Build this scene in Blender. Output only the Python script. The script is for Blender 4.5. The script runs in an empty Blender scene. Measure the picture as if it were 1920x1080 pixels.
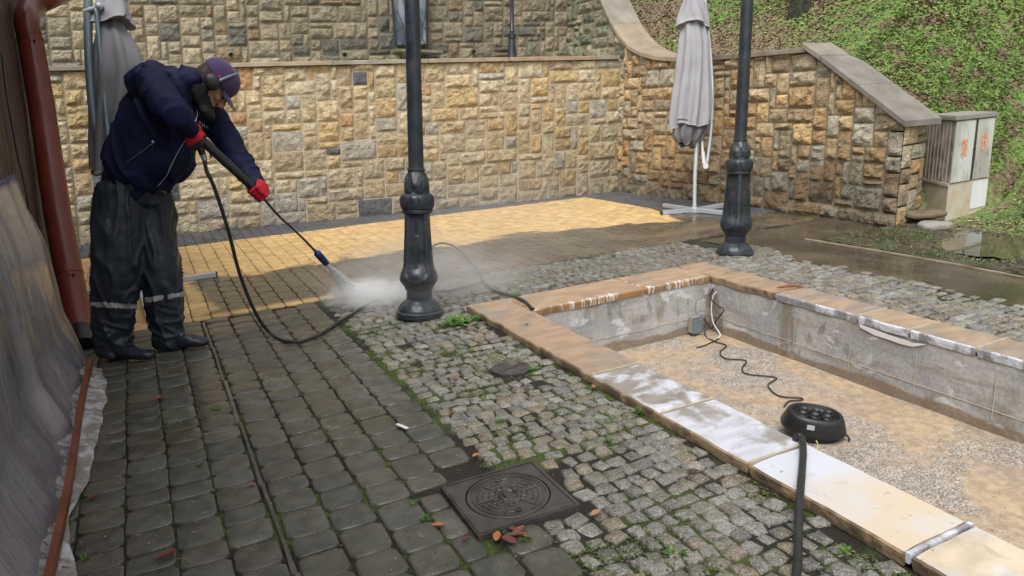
import bpy, math, random
from mathutils import Vector as VV, Matrix, noise
random.seed(11)
sc = bpy.context.scene
RA = math.radians
# ---------------------------------------------------------------- camera, sky, sun, exposure
CAM = VV((-1.747, -4.273, 1.3))
CR = VV((0.891, -0.452, -0.051)).normalized()
CF = VV((0.426, 0.869, -0.252)); CF = (CF - CR * CF.dot(CR)).normalized()
CU = CR.cross(CF)
FPX = 1350.0
UP = VV((0.077, 0.041, 0.996)).normalized()        # the yard slopes a little: walls and posts stand along UP
cam = bpy.data.cameras.new('camera'); camo = bpy.data.objects.new('camera', cam)
sc.collection.objects.link(camo); sc.camera = camo
cam.sensor_width = 36; cam.lens = FPX / 1920 * 36; cam.clip_end = 500; cam.clip_start = 0.02
camo.matrix_world = Matrix((( CR.x, CU.x, -CF.x, CAM.x), (CR.y, CU.y, -CF.y, CAM.y), (CR.z, CU.z, -CF.z, CAM.z), (0, 0, 0, 1)))
world = bpy.data.worlds.new("World"); sc.world = world; world.use_nodes = True
SUN_EL, SUN_ROT = RA(60), RA(222)
nt = world.node_tree; nt.nodes.clear()
sky = nt.nodes.new('ShaderNodeTexSky'); sky.sky_type = 'NISHITA'; sky.sun_disc = False
sky.sun_elevation = SUN_EL; sky.sun_rotation = SUN_ROT; sky.air_density = 1.0; sky.dust_density = 6.0; sky.ozone_density = 1
hs = nt.nodes.new('ShaderNodeHueSaturation'); hs.inputs['Saturation'].default_value = 0.22
bg = nt.nodes.new('ShaderNodeBackground'); bg.inputs[1].default_value = 0.15
wo = nt.nodes.new('ShaderNodeOutputWorld')
nt.links.new(sky.outputs[0], hs.inputs['Color']); nt.links.new(hs.outputs[0], bg.inputs[0]); nt.links.new(bg.outputs[0], wo.inputs[0])
sun = bpy.data.lights.new('sun', 'SUN'); sun.energy = 0.5; sun.angle = RA(42); sun.color = (1, 0.98, 0.95)
suno = bpy.data.objects.new('sun', sun); sc.collection.objects.link(suno)
sd = VV((math.sin(SUN_ROT) * math.cos(SUN_EL), math.cos(SUN_ROT) * math.cos(SUN_EL), math.sin(SUN_EL)))
suno.rotation_euler = sd.to_track_quat('Z', 'Y').to_euler()
sc.view_settings.view_transform = 'Standard'; sc.view_settings.look = 'None'
sc.view_settings.exposure = 0.56; sc.view_settings.gamma = 1.0
sc.cycles.volume_step_rate = 2.0; sc.cycles.max_bounces = 14; sc.cycles.volume_bounces = 12; sc.cycles.diffuse_bounces = 3; sc.cycles.glossy_bounces = 3; sc.cycles.transparent_max_bounces = 12
sc.cycles.use_denoising = True

# ---------------------------------------------------------------- measuring helpers
def ray(x, y): return CF + CR * ((x - 960) / FPX) - CU * ((y - 540) / FPX)
def G(x, y, z=0.0):
    d = ray(x, y); return CAM + d * ((z - CAM.z) / d.z)
def PX(x, y, X):
    d = ray(x, y); return CAM + d * ((X - CAM.x) / d.x)
def PY(x, y, Y):
    d = ray(x, y); return CAM + d * ((Y - CAM.y) / d.y)
def PD(x, y, D): return CAM + ray(x, y) * D
def depth(p): return (VV(p) - CAM).dot(CF)
def lerp(a, b, t): return a + (b - a) * t
def clamp(x, a=0.0, b=1.0): return max(a, min(b, x))
def sstep(a, b, x):
    t = clamp((x - a) / (b - a)); return t * t * (3 - 2 * t)
def interp(pts, x):
    if x <= pts[0][0]: return pts[0][1]
    for (x0, y0), (x1, y1) in zip(pts, pts[1:]):
        if x <= x1: return lerp(y0, y1, (x - x0) / (x1 - x0))
    return pts[-1][1]
def N3(x, y, z=0.0): return noise.noise(VV((x, y, z)))
def fbm(x, y, z=0.0, o=4): return noise.fractal(VV((x, y, z)), 1.0, 2.0, o)
def ru(a, b): return random.uniform(a, b)
def catmull(P, n=8):
    P = [VV(p) for p in P]
    Q = [P[0] * 2 - P[1]] + P + [P[-1] * 2 - P[-2]]; out = []
    for i in range(1, len(Q) - 2):
        p0, p1, p2, p3 = Q[i - 1], Q[i], Q[i + 1], Q[i + 2]
        for k in range(n):
            t = k / n
            out.append(0.5 * ((2 * p1) + (p2 - p0) * t + (2 * p0 - 5 * p1 + 4 * p2 - p3) * t * t + (3 * p1 - p0 - 3 * p2 + p3) * t ** 3))
    out.append(P[-1]); return out
def catmull_s(P, n=8):           # same for tuples of numbers
    Q = [tuple(2 * a - b for a, b in zip(P[0], P[1]))] + list(P) + [tuple(2 * a - b for a, b in zip(P[-1], P[-2]))]; out = []
    for i in range(1, len(Q) - 2):
        for k in range(n):
            t = k / n
            out.append(tuple(0.5 * (2 * b + (c - a) * t + (2 * a - 5 * b + 4 * c - d) * t * t + (3 * b - a - 3 * c + d) * t ** 3)
                             for a, b, c, d in zip(Q[i - 1], Q[i], Q[i + 1], Q[i + 2])))
    out.append(tuple(P[-1])); return out

# ---------------------------------------------------------------- mesh helpers
class MB:
    def __init__(s): s.v = []; s.f = []; s.c = []; s.m = []
    def add(s, vs, fs, col=None, mi=0):
        o = len(s.v); s.v += [tuple(v) for v in vs]
        for i, f in enumerate(fs):
            s.f.append(tuple(o + j for j in f)); s.m.append(mi)
            s.c.append(col[i] if isinstance(col, list) else (col or (1, 1, 1)))
    def box(s, o, x, y, z, col=None, mi=0):      # corner o and three edge vectors
        o, x, y, z = VV(o), VV(x), VV(y), VV(z)
        vs = [o, o + x, o + x + y, o + y, o + z, o + x + z, o + x + y + z, o + y + z]
        s.add(vs, [(0, 3, 2, 1), (4, 5, 6, 7), (0, 1, 5, 4), (1, 2, 6, 5), (2, 3, 7, 6), (3, 0, 4, 7)], col, mi)
    def tube(s, P, r, n=10, col=None, mi=0, cap=True, ref=None):
        P = [VV(p) for p in P]; rr = r if isinstance(r, list) else [r] * len(P)
        vs = []; fs = []
        t0 = (P[1] - P[0]).normalized()
        a = VV(ref) if ref else (VV((0, 0, 1)) if abs(t0.z) < .9 else VV((1, 0, 0)))
        for i, p in enumerate(P):
            t = (P[min(i + 1, len(P) - 1)] - P[max(i - 1, 0)]).normalized()
            a = (a - t * a.dot(t)).normalized(); b = t.cross(a)
            q = rr[i]; ra, rb = q if isinstance(q, tuple) else (q, q)
            for k in range(n):
                th = 2 * math.pi * k / n
                vs.append(p + a * (ra * math.cos(th)) + b * (rb * math.sin(th)))
        for i in range(len(P) - 1):
            for k in range(n):
                k2 = (k + 1) % n
                fs.append((i * n + k, i * n + k2, (i + 1) * n + k2, (i + 1) * n + k))
        if cap:
            fs.append(tuple(range(n - 1, -1, -1))); fs.append(tuple((len(P) - 1) * n + k for k in range(n)))
        s.add(vs, fs, col, mi)
    def ball(s, c, r, n=16, m=10, col=None, mi=0, ax=None):
        c = VV(c); A = ax or (VV((1, 0, 0)), VV((0, 1, 0)), VV((0, 0, 1)))
        rx, ry, rz = r if isinstance(r, tuple) else (r, r, r)
        vs = []; fs = []
        for j in range(1, m):
            ph = math.pi * j / m
            for k in range(n):
                th = 2 * math.pi * k / n
                vs.append(c + A[0] * (rx * math.sin(ph) * math.cos(th)) + A[1] * (ry * math.sin(ph) * math.sin(th)) + A[2] * (rz * math.cos(ph)))
        vs += [c + A[2] * rz, c - A[2] * rz]; T = len(vs) - 2
        for j in range(m - 2):
            for k in range(n):
                k2 = (k + 1) % n; fs.append((j * n + k, (j + 1) * n + k, (j + 1) * n + k2, j * n + k2))
        for k in range(n):
            k2 = (k + 1) % n; fs.append((T, k, k2)); fs.append((T + 1, (m - 2) * n + k2, (m - 2) * n + k))
        s.add(vs, fs, col, mi)
    def lathe(s, c, prof, n=32, up=None, mod=None, col=None, mi=0):   # prof: (height, radius)
        c = VV(c); up = (up or UP).normalized(); a = VV((1, 0, 0)); a = (a - up * a.dot(up)).normalized(); b = up.cross(a)
        vs = []; fs = []
        for h, r in prof:
            for k in range(n):
                th = 2 * math.pi * k / n; q = mod(h, th, r) if mod else r
                vs.append(c + up * h + a * (q * math.cos(th)) + b * (q * math.sin(th)))
        for i in range(len(prof) - 1):
            for k in range(n):
                k2 = (k + 1) % n; fs.append((i * n + k, i * n + k2, (i + 1) * n + k2, (i + 1) * n + k))
        fs.append(tuple(range(n - 1, -1, -1))); fs.append(tuple((len(prof) - 1) * n + k for k in range(n)))
        s.add(vs, fs, col, mi)
    def build(s, name, mat, parent=None, smooth=False, origin=None, auto=None):
        me = bpy.data.meshes.new(name)
        o = VV(origin) if origin is not None else (VV(s.v[0]) * 0 if parent is not None or not s.v else VV((0, 0, 0)))
        if parent is not None: o = parent.location.copy()
        me.from_pydata([(x - o.x, y - o.y, z - o.z) for x, y, z in s.v], [], s.f)
        for m in (mat if isinstance(mat, (list, tuple)) else [mat]): me.materials.append(m)
        me.polygons.foreach_set('material_index', s.m)
        ca = me.color_attributes.new('Col', 'FLOAT_COLOR', 'CORNER'); buf = []
        for f, c in zip(s.f, s.c): buf += [c[0], c[1], c[2], 1.0] * len(f)
        ca.data.foreach_set('color', buf)
        if smooth: me.polygons.foreach_set('use_smooth', [True] * len(s.f))
        if auto: me.set_sharp_from_angle(angle=RA(auto))
        me.update()
        ob = bpy.data.objects.new(name, me); sc.collection.objects.link(ob)
        if parent is not None: ob.parent = parent
        else: ob.location = o
        return ob
def empty(name, loc):
    o = bpy.data.objects.new(name, None); sc.collection.objects.link(o); o.location = loc; o.empty_display_size = .1; return o
def tag(o, label=None, cat=None, group=None, kind=None):
    if label: o['label'] = label
    if cat: o['category'] = cat
    if group: o['group'] = group
    if kind: o['kind'] = kind
    return o
def remeshed(mb, name, voxel, mat, parent=None, smooth_it=6, disp=None, matfn=None, origin=None):
    """voxel-remesh the union of shapes in mb into one continuous surface"""
    t = mb.build('temp', mat if not isinstance(mat, (list, tuple)) else mat[0])
    m = t.modifiers.new('r', 'REMESH'); m.mode = 'VOXEL'; m.voxel_size = voxel
    if smooth_it:
        q = t.modifiers.new('s', 'SMOOTH'); q.iterations = smooth_it; q.factor = 0.5
    bpy.context.view_layer.update()
    dg = bpy.context.evaluated_depsgraph_get(); me = bpy.data.meshes.new_from_object(t.evaluated_get(dg))
    bpy.data.objects.remove(t); me.name = name
    if disp:
        nrm = [v.normal.copy() for v in me.vertices]
        for v, nn in zip(me.vertices, nrm): v.co += nn * disp(v.co)
    me.materials.clear()
    ms = mat if isinstance(mat, (list, tuple)) else [mat]
    for k in ms: me.materials.append(k)
    if matfn:
        me.polygons.foreach_set('material_index', [matfn(p.center) for p in me.polygons])
    else: me.polygons.foreach_set('material_index', [0] * len(me.polygons))
    me.polygons.foreach_set('use_smooth', [True] * len(me.polygons))
    o = parent.location.copy() if parent is not None else VV(origin or (0, 0, 0))
    for v in me.vertices: v.co -= o
    me.update()
    ob = bpy.data.objects.new(name, me); sc.collection.objects.link(ob)
    if parent is not None: ob.parent = parent
    else: ob.location = o
    return ob

# ---------------------------------------------------------------- materials
def nodes(name):
    m = bpy.data.materials.new(name); m.use_nodes = True; t = m.node_tree
    return m, t, t.nodes, t.links, t.nodes['Principled BSDF']
def mk(name, col=(0.5, 0.5, 0.5), rough=0.7, metal=0.0, var=0.25, vscale=6.0, bump=0.3, bscale=40.0, bdist=0.004,
       vcol=False, col2=None, rvar=0.12, detail=6, spec=0.5, sheen=0.0, speck=None, alpha=None):
    """colour from a constant or the mesh's Col attribute, broken up by noise; bump; roughness variation"""
    m, t, n, l, b = nodes(name)
    tc = n.new('ShaderNodeTexCoord')
    nz = n.new('ShaderNodeTexNoise'); nz.inputs['Scale'].default_value = vscale; nz.inputs['Detail'].default_value = detail
    l.new(tc.outputs['Object'], nz.inputs['Vector'])
    if vcol:
        a = n.new('ShaderNodeAttribute'); a.attribute_name = 'Col'; src = a.outputs['Color']
    else:
        c = n.new('ShaderNodeRGB'); c.outputs[0].default_value = (*col, 1); src = c.outputs[0]
    if col2:
        r = n.new('ShaderNodeValToRGB'); r.color_ramp.elements[0].position = .42; r.color_ramp.elements[1].position = .6
        l.new(nz.outputs['Fac'], r.inputs[0])
        mx = n.new('ShaderNodeMix'); mx.data_type = 'RGBA'; l.new(r.outputs[0], mx.inputs['Factor'])
        l.new(src, mx.inputs[6]); mx.inputs[7].default_value = (*col2, 1); src = mx.outputs[2]
    mr = n.new('ShaderNodeMapRange'); mr.inputs[1].default_value = .3; mr.inputs[2].default_value = .7
    mr.inputs[3].default_value = 1 - var; mr.inputs[4].default_value = 1 + var
    l.new(nz.outputs['Fac'], mr.inputs[0])
    vm = n.new('ShaderNodeVectorMath'); vm.operation = 'SCALE'; l.new(src, vm.inputs[0]); l.new(mr.outputs[0], vm.inputs['Scale'])
    src = vm.outputs[0]
    if speck:
        s2 = n.new('ShaderNodeTexNoise'); s2.inputs['Scale'].default_value = speck[0]; s2.inputs['Detail'].default_value = 3
        l.new(tc.outputs['Object'], s2.inputs['Vector'])
        r2 = n.new('ShaderNodeMapRange'); r2.inputs[1].default_value = .35; r2.inputs[2].default_value = .65
        r2.inputs[3].default_value = 1 - speck[1]; r2.inputs[4].default_value = 1 + speck[1]; l.new(s2.outputs['Fac'], r2.inputs[0])
        v2 = n.new('ShaderNodeVectorMath'); v2.operation = 'SCALE'; l.new(src, v2.inputs[0]); l.new(r2.outputs[0], v2.inputs['Scale']); src = v2.outputs[0]
    l.new(src, b.inputs['Base Color'])
    n2 = n.new('ShaderNodeTexNoise'); n2.inputs['Scale'].default_value = vscale * .37; n2.inputs['Detail'].default_value = 4
    l.new(tc.outputs['Object'], n2.inputs['Vector'])
    rr = n.new('ShaderNodeMapRange'); rr.inputs[1].default_value = .35; rr.inputs[2].default_value = .65
    rr.inputs[3].default_value = max(0.03, rough - rvar); rr.inputs[4].default_value = min(1, rough + rvar)
    l.new(n2.outputs['Fac'], rr.inputs[0]); l.new(rr.outputs[0], b.inputs['Roughness'])
    b.inputs['Metallic'].default_value = metal; b.inputs['Specular IOR Level'].default_value = spec
    if sheen: b.inputs['Sheen Weight'].default_value = sheen
    if bump:
        nb = n.new('ShaderNodeTexNoise'); nb.inputs['Scale'].default_value = bscale; nb.inputs['Detail'].default_value = 5
        l.new(tc.outputs['Object'], nb.inputs['Vector'])
        bp = n.new('ShaderNodeBump'); bp.inputs['Strength'].default_value = bump; bp.inputs['Distance'].default_value = bdist
        l.new(nb.outputs['Fac'], bp.inputs['Height']); l.new(bp.outputs[0], b.inputs['Normal'])
    return m
class NB:
    """small node-graph writer for the few special materials"""
    def __init__(s, name): s.m, s.t, s.n, s.l, s.b = nodes(name); s.tc = s.n.new('ShaderNodeTexCoord')
    def xyz(s):
        x = s.n.new('ShaderNodeSeparateXYZ'); s.l.new(s.tc.outputs['Object'], x.inputs[0]); return x.outputs
    def noise(s, sc_, det=5, vec=None, dist=0.0):
        x = s.n.new('ShaderNodeTexNoise'); x.inputs['Scale'].default_value = sc_; x.inputs['Detail'].default_value = det
        x.inputs['Distortion'].default_value = dist
        s.l.new(vec or s.tc.outputs['Object'], x.inputs['Vector']); return x.outputs['Fac']
    def scaled(s, v):
        x = s.n.new('ShaderNodeMapping'); x.inputs['Scale'].default_value = v; s.l.new(s.tc.outputs['Object'], x.inputs[0]); return x.outputs[0]
    def math(s, op, a, b=None, c=None):
        x = s.n.new('ShaderNodeMath'); x.operation = op
        for i, q in enumerate((a, b, c)):
            if q is None: continue
            if isinstance(q, (int, float)): x.inputs[i].default_value = q
            else: s.l.new(q, x.inputs[i])
        return x.outputs[0]
    def ramp(s, f, a, b, c=0.0, d=1.0):
        x = s.n.new('ShaderNodeMapRange'); x.interpolation_type = 'SMOOTHSTEP'
        for i, q in enumerate((a, b, c, d)): x.inputs[i + 1].default_value = q
        s.l.new(f, x.inputs[0]); return x.outputs[0]
    def mix(s, f, a, b):
        x = s.n.new('ShaderNodeMix'); x.data_type = 'RGBA'
        if isinstance(f, (int, float)): x.inputs[0].default_value = f
        else: s.l.new(f, x.inputs[0])
        for i, q in ((6, a), (7, b)):
            if isinstance(q, tuple): x.inputs[i].default_value = (*q, 1)
            else: s.l.new(q, x.inputs[i])
        return x.outputs[2]
    def attr(s):
        x = s.n.new('ShaderNodeAttribute'); x.attribute_name = 'Col'; return x.outputs['Color']
    def scale(s, c, f):
        x = s.n.new('ShaderNodeVectorMath'); x.operation = 'SCALE'; s.l.new(c, x.inputs[0])
        if isinstance(f, (int, float)): x.inputs['Scale'].default_value = f
        else: s.l.new(f, x.inputs['Scale'])
        return x.outputs[0]
    def bump(s, h, st=.4, dist=.004):
        x = s.n.new('ShaderNodeBump'); x.inputs['Strength'].default_value = st; x.inputs['Distance'].default_value = dist
        s.l.new(h, x.inputs['Height']); s.l.new(x.outputs[0], s.b.inputs['Normal'])
    def out(s, col, rough):
        s.l.new(col, s.b.inputs['Base Color'])
        if isinstance(rough, (int, float)): s.b.inputs['Roughness'].default_value = rough
        else: s.l.new(rough, s.b.inputs['Roughness'])
        return s.m

M = {}
def mat_stone():
    s = NB('rockface_sandstone'); n = s.noise(13, 7, dist=.4)
    c = s.scale(s.attr(), s.ramp(n, .3, .7, .74, 1.2)); c = s.scale(c, s.ramp(s.noise(75, 4), .3, .7, .84, 1.14))
    c = s.mix(s.ramp(s.noise(2.3, 5), .54, .72, 0, .35), c, (.30, .28, .22))
    c = s.mix(s.ramp(s.noise(22, 5, dist=.8), .60, .70, 0, .45), c, (.20, .16, .10))
    s.bump(s.math('ADD', s.noise(28, 7, dist=1.0), s.math('MULTIPLY', s.noise(90, 3), .35)), 1.0, .022); return s.out(c, .85)
M['stone'] = mat_stone()
M['mortar'] = mk('pale_mortar', (.46, .40, .30), rough=.95, var=.2, vscale=12, bump=.4)
M['mortar2'] = mk('dark_mortar', (.22, .19, .13), rough=.95, var=.3, vscale=8, bump=.4)
M['coping'] = mk('coping_sandstone', vcol=True, rough=.7, var=.22, vscale=5, bump=.35, bscale=30, speck=(90, .1))
M['granite'] = None
M['iron'] = mk('dark_painted_iron', (.019, .026, .036), rough=.38, var=.35, vscale=10, bump=.3, bscale=60, rvar=.16, col2=(.028, .032, .036))
M['iron_wet'] = mk('cast_iron_cover', (.062, .052, .049), rough=.42, var=.35, vscale=14, bump=.5, bscale=70, rvar=.15)
M['soil'] = mk('dark_soil', (.045, .038, .024), rough=.9, var=.5, vscale=4, bump=.8, bscale=60, bdist=.01, col2=(.05, .06, .02))
M['vcol'] = mk('leaf_surface', vcol=True, rough=.6, var=.15, vscale=20, bump=.1)
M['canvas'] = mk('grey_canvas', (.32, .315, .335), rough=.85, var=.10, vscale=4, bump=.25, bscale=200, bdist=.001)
M['canvas_dark'] = mk('dark_canvas_and_hem_shade', (.18, .178, .19), rough=.85, var=.12, vscale=4, bump=.25, bscale=200, bdist=.001)  # darker grey canvas; on the right hem it paints in the underside's shade
M['alu'] = mk('pale_grey_tube', (.46, .50, .53), rough=.35, metal=.25, var=.12, vscale=6, bump=.1)
M['alu_dark'] = mk('blue_grey_tube', (.17, .22, .25), rough=.35, metal=.3, var=.12, vscale=6, bump=.1)
M['white_pl'] = mk('white_plastic', (.7, .68, .66), rough=.5, var=.15, bump=.1)
M['red_pipe'] = mk('red_brown_paint', (.155, .026, .016), rough=.34, var=.22, vscale=5, bump=.12, bscale=25)
M['black_pl'] = mk('black_plastic', (.015, .016, .018), rough=.42, var=.2, bump=.15, bscale=90)
M['rubber'] = mk('black_rubber_hose', (.022, .024, .022), rough=.5, var=.4, vscale=25, bump=.2)
M['navy'] = mk('navy_jacket_cloth', (.0055, .0085, .038), rough=.72, var=.35, vscale=7, bump=.45, bscale=60, bdist=.004, spec=.25)
M['trouser'] = mk('wet_dark_blue_oilskin', (.030, .040, .058), rough=.40, var=.6, vscale=9, bump=.6, bscale=24, bdist=.008, col2=(.014, .017, .023), rvar=.16, spec=.4)
M['boot'] = mk('wet_rubber_boot', (.018, .022, .034), rough=.28, var=.3, vscale=10, bump=.1)
M['boot_sole'] = mk('boot_sole', (.012, .012, .014), rough=.7, bump=.3)
M['red'] = mk('red_knit_glove', (.50, .010, .022), rough=.9, var=.15, vscale=20, bump=.5, bscale=200, bdist=.001)
M['palm'] = mk('black_glove_coating', (.014, .014, .016), rough=.5, var=.2, bump=.3)
M['cap'] = mk('purple_cap_cloth', (.048, .024, .088), rough=.85, var=.15, vscale=12, bump=.3, bscale=220, bdist=.001, sheen=.2)
M['skin'] = mk('skin', (.50, .27, .19), rough=.5, var=.1, vscale=15, bump=.15)
M['beard'] = mk('dark_beard', (.014, .011, .010), rough=.8, var=.4, vscale=60, bump=.9, bscale=160, bdist=.004)
M['hair'] = mk('dark_hair', (.03, .02, .014), rough=.7, var=.4, vscale=60, bump=.8, bscale=160)
M['scarf'] = mk('black_fleece_scarf', (.012, .012, .014), rough=.95, var=.3, bump=.5, bscale=120)
M['silver'] = mk('silver_reflective_tape', (.42, .43, .42), rough=.4, metal=.3, var=.2, bump=.1)
M['blue_nozzle'] = mk('blue_nozzle_plastic', (.012, .02, .16), rough=.4, var=.1, bump=.05)
M['steel'] = mk('steel', (.45, .45, .45), rough=.3, metal=.9, var=.1, bump=.05)
M['lath'] = mk('brown_wood_lath', (.19, .055, .025), rough=.6, var=.25, vscale=8, bump=.3)
M['dark_wood'] = mk('dark_brown_boards', (.040, .020, .014), rough=.55, var=.35, vscale=6, bump=.3, bscale=30)
M['bark'] = mk('mossy_bark', (.030, .026, .018), rough=.95, var=.5, vscale=20, bump=1, bscale=30, bdist=.02, col2=(.03, .045, .015))
M['concrete'] = mk('weathered_concrete', (.30, .29, .26), rough=.8, var=.25, vscale=5, bump=.4, bscale=30, col2=(.24, .22, .18))
M['orange'] = mk('worn_orange_sticker', (.70, .20, .08), rough=.6, var=.3, vscale=40, bump=.1, col2=(.60, .42, .33))
M['white_paint'] = mk('white_paint', (.75, .76, .78), rough=.5, var=.06, bump=.1)
M['white_wire'] = mk('white_wire', (.75, .75, .72), rough=.4, bump=0)
M['dark_wire'] = mk('dark_wire', (.03, .025, .022), rough=.4, bump=0)

# wet yellow brick with the dirt that the washer has not reached yet
def mat_yellow():
    s = NB('yellow_brick_half_cleaned'); x, y, z = s.xyz()
    wob = s.math('MULTIPLY', s.math('SUBTRACT', s.noise(1.6, 4, dist=.6), .5), .75)
    streak = s.math('MULTIPLY', s.math('SUBTRACT', s.noise(5, 5, s.scaled((.5, 2.2, 1))), .5), .30)
    wob = s.math('ADD', wob, streak)
    # clean beyond the line  y = 2.10 (x<1) sinking to 1.75 at x = 3.2
    bend = s.math('MULTIPLY', s.ramp(x, 1.0, 3.1), .40)
    d1 = s.math('ADD', s.math('ADD', s.math('SUBTRACT', y, 2.06), bend), wob)
    d1 = s.math('ADD', d1, s.math('MULTIPLY', s.ramp(x, 3.1, 3.7), -1.3))
    d2 = s.math('ADD', s.math('SUBTRACT', -1.52, x), s.math('MULTIPLY', wob, .5))
    d3 = s.math('SUBTRACT', .865, y)
    d3 = s.math('ADD', d3, s.math('MULTIPLY', s.ramp(x, -.7, -.2), -1.0))
    clean = s.ramp(s.math('MAXIMUM', s.math('MAXIMUM', d1, d2), d3), -.05, .06)
    n1 = s.noise(9, 6); v = s.ramp(n1, .3, .7, .78, 1.18)
    yel = s.scale(s.attr(), v)
    wetn = s.noise(2.2, 5); dirt = s.mix(s.ramp(wetn, .4, .62), (.075, .060, .040), (.135, .105, .068))
    dirt = s.mix(s.ramp(s.noise(1.1, 4, s.scaled((.45, 2.6, 1))), .54, .68, 0, .55), dirt, (.24, .17, .08))
    dirt = s.scale(dirt, s.ramp(s.noise(60, 4), .3, .7, .75, 1.2))
    s.bump(s.noise(70, 5), .35, .004)
    rough = s.math('ADD', s.math('MULTIPLY', clean, .30), s.ramp(wetn, .4, .62, .16, .36))
    return s.out(s.mix(clean, dirt, yel), rough)
M['yellow'] = mat_yellow()
def mat_pavers():
    s = NB('wet_dark_concrete_paver')
    c = s.scale(s.attr(), s.ramp(s.noise(14, 6), .3, .7, .72, 1.25))
    c = s.scale(c, s.ramp(s.noise(150, 3), .3, .7, .8, 1.22))
    c = s.mix(s.ramp(s.noise(260, 2), .68, .74, 0, .5), c, (.28, .27, .24))
    c = s.mix(s.ramp(s.noise(2.3, 6), .52, .70, 0, .55), c, (.062, .058, .030))
    c = s.mix(s.ramp(s.noise(1.1, 4), .50, .66, 0, .5), c, (.085, .078, .055))
    s.bump(s.noise(120, 5), .45, .003)
    return s.out(s.scale(c, 1.25), s.ramp(s.noise(1.7, 5), .38, .62, .17, .46))
M['paver'] = mat_pavers()
def mat_granite():
    s = NB('granite_sett')
    c = s.scale(s.attr(), s.ramp(s.noise(16, 6), .3, .7, .68, 1.22))
    c = s.mix(s.ramp(s.noise(7, 5), .50, .68, 0, .5), c, (.17, .15, .085))
    c = s.mix(s.ramp(s.noise(210, 3), .52, .62, 0, .65), c, (.045, .045, .042))
    c = s.mix(s.ramp(s.noise(170, 3, s.scaled((1.3, 1, 1.1))), .58, .66, 0, .65), c, (.50, .48, .42))
    s.bump(s.noise(60, 7), 1.0, .012)
    return s.out(c, s.ramp(s.noise(3, 4), .35, .65, .30, .6))
M['granite'] = mat_granite()
def mat_ground():
    s = NB('moss_and_dirt_joints')
    n = s.noise(3.2, 6); c = s.mix(s.ramp(n, .47, .58), (.016, .014, .010), (.050, .075, .012))
    c = s.mix(s.ramp(s.noise(1.3, 4), .5, .62), c, (.026, .022, .014))
    c = s.scale(c, s.ramp(s.noise(90, 4), .3, .7, .6, 1.5))
    s.bump(s.noise(80, 5), .9, .012)
    return s.out(c, .9)
M['joint'] = mat_ground()
def mat_wetroad():
    s = NB('wet_muddy_road')
    n = s.noise(1.5, 5); c = s.mix(s.ramp(n, .4, .62), (.052, .042, .029), (.105, .085, .058))
    c = s.scale(c, s.ramp(s.noise(45, 5), .3, .7, .65, 1.35))
    s.bump(s.math('ADD', s.noise(40, 5), s.math('MULTIPLY', s.noise(4, 3), 1.5)), .14, .006)
    return s.out(c, s.ramp(s.noise(1.2, 5), .42, .58, .07, .34))
M['wetroad'] = mat_wetroad()
def mat_water():
    s = NB('muddy_water'); s.bump(s.noise(9, 3), .05, .01)
    c = s.mix(s.ramp(s.noise(3, 4), .4, .6), (.075, .068, .040), (.10, .09, .052))
    return s.out(c, .04)
M['water'] = mat_water()
def mat_hill():
    s = NB('hillside_soil_and_grass')
    n = s.noise(.55, 5); c = s.mix(s.ramp(n, .42, .56), (.21, .165, .095), (.14, .22, .05))
    c = s.mix(s.ramp(s.noise(5, 6), .5, .65), c, (.17, .125, .075))
    c = s.scale(c, s.ramp(s.noise(30, 5), .3, .7, .65, 1.35))
    s.bump(s.noise(25, 6), 1, .05)
    return s.out(c, .9)
M['hill'] = mat_hill()
def mat_basinwall():
    s = NB('stained_basin_concrete'); x, y, z = s.xyz()
    n = s.noise(2.6, 6); c = s.mix(s.ramp(n, .42, .6), (.43, .43, .41), (.33, .335, .34))
    st = s.noise(4.5, 7, s.scaled((.5, .5, 4.5)), .5); c = s.mix(s.ramp(st, .50, .66, 0, .55), c, (.27, .245, .205))
    c = s.mix(s.ramp(s.noise(2.2, 6, s.scaled((1.6, 1.6, .8)), .4), .54, .66, 0, .8), c, (.215, .175, .125))
    c = s.mix(s.ramp(s.noise(9, 6, s.scaled((1, 1, .5)), .6), .60, .70, 0, .6), c, (.15, .14, .125))
    c = s.mix(s.ramp(s.noise(5, 7, s.scaled((1, 1, 1.6)), .5), .60, .66, 0, .7), c, (.62, .63, .66))
    low = s.ramp(s.math('ADD', z, s.math('MULTIPLY', s.math('SUBTRACT', s.noise(4, 6), .5), .10)), -.318, -.298, 1, 0)
    c = s.mix(s.math('MULTIPLY', low, .8), c, (.21, .15, .09))
    c = s.scale(c, s.ramp(s.noise(60, 5), .3, .7, .86, 1.12))
    s.bump(s.noise(35, 6), .5, .006)
    return s.out(c, .75)
M['bwall'] = mat_basinwall()
def mat_floor():
    s = NB('sandy_basin_floor')
    spk = s.mix(s.ramp(s.noise(130, 6), .42, .58), (.16, .14, .125), (.47, .42, .35))
    n = s.math('ADD', s.noise(2.0, 7, dist=.3), s.math('MULTIPLY', s.math('SUBTRACT', s.noise(34, 5), .5), .20))
    sand = s.mix(s.ramp(s.noise(3.1, 6), .4, .62), (.42, .315, .205), (.37, .29, .21))
    c = s.mix(s.ramp(n, .44, .58, 0, .9), sand, spk)
    c = s.scale(c, s.ramp(s.noise(26, 6), .3, .7, .8, 1.16))
    c = s.mix(s.ramp(s.noise(55, 3), .68, .72, 0, .8), c, (.11, .075, .05))
    s.bump(s.noise(70, 5), .6, .006)
    return s.out(c, s.ramp(s.noise(1.6, 4), .4, .6, .55, .9))
M['bfloor'] = mat_floor()
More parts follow.
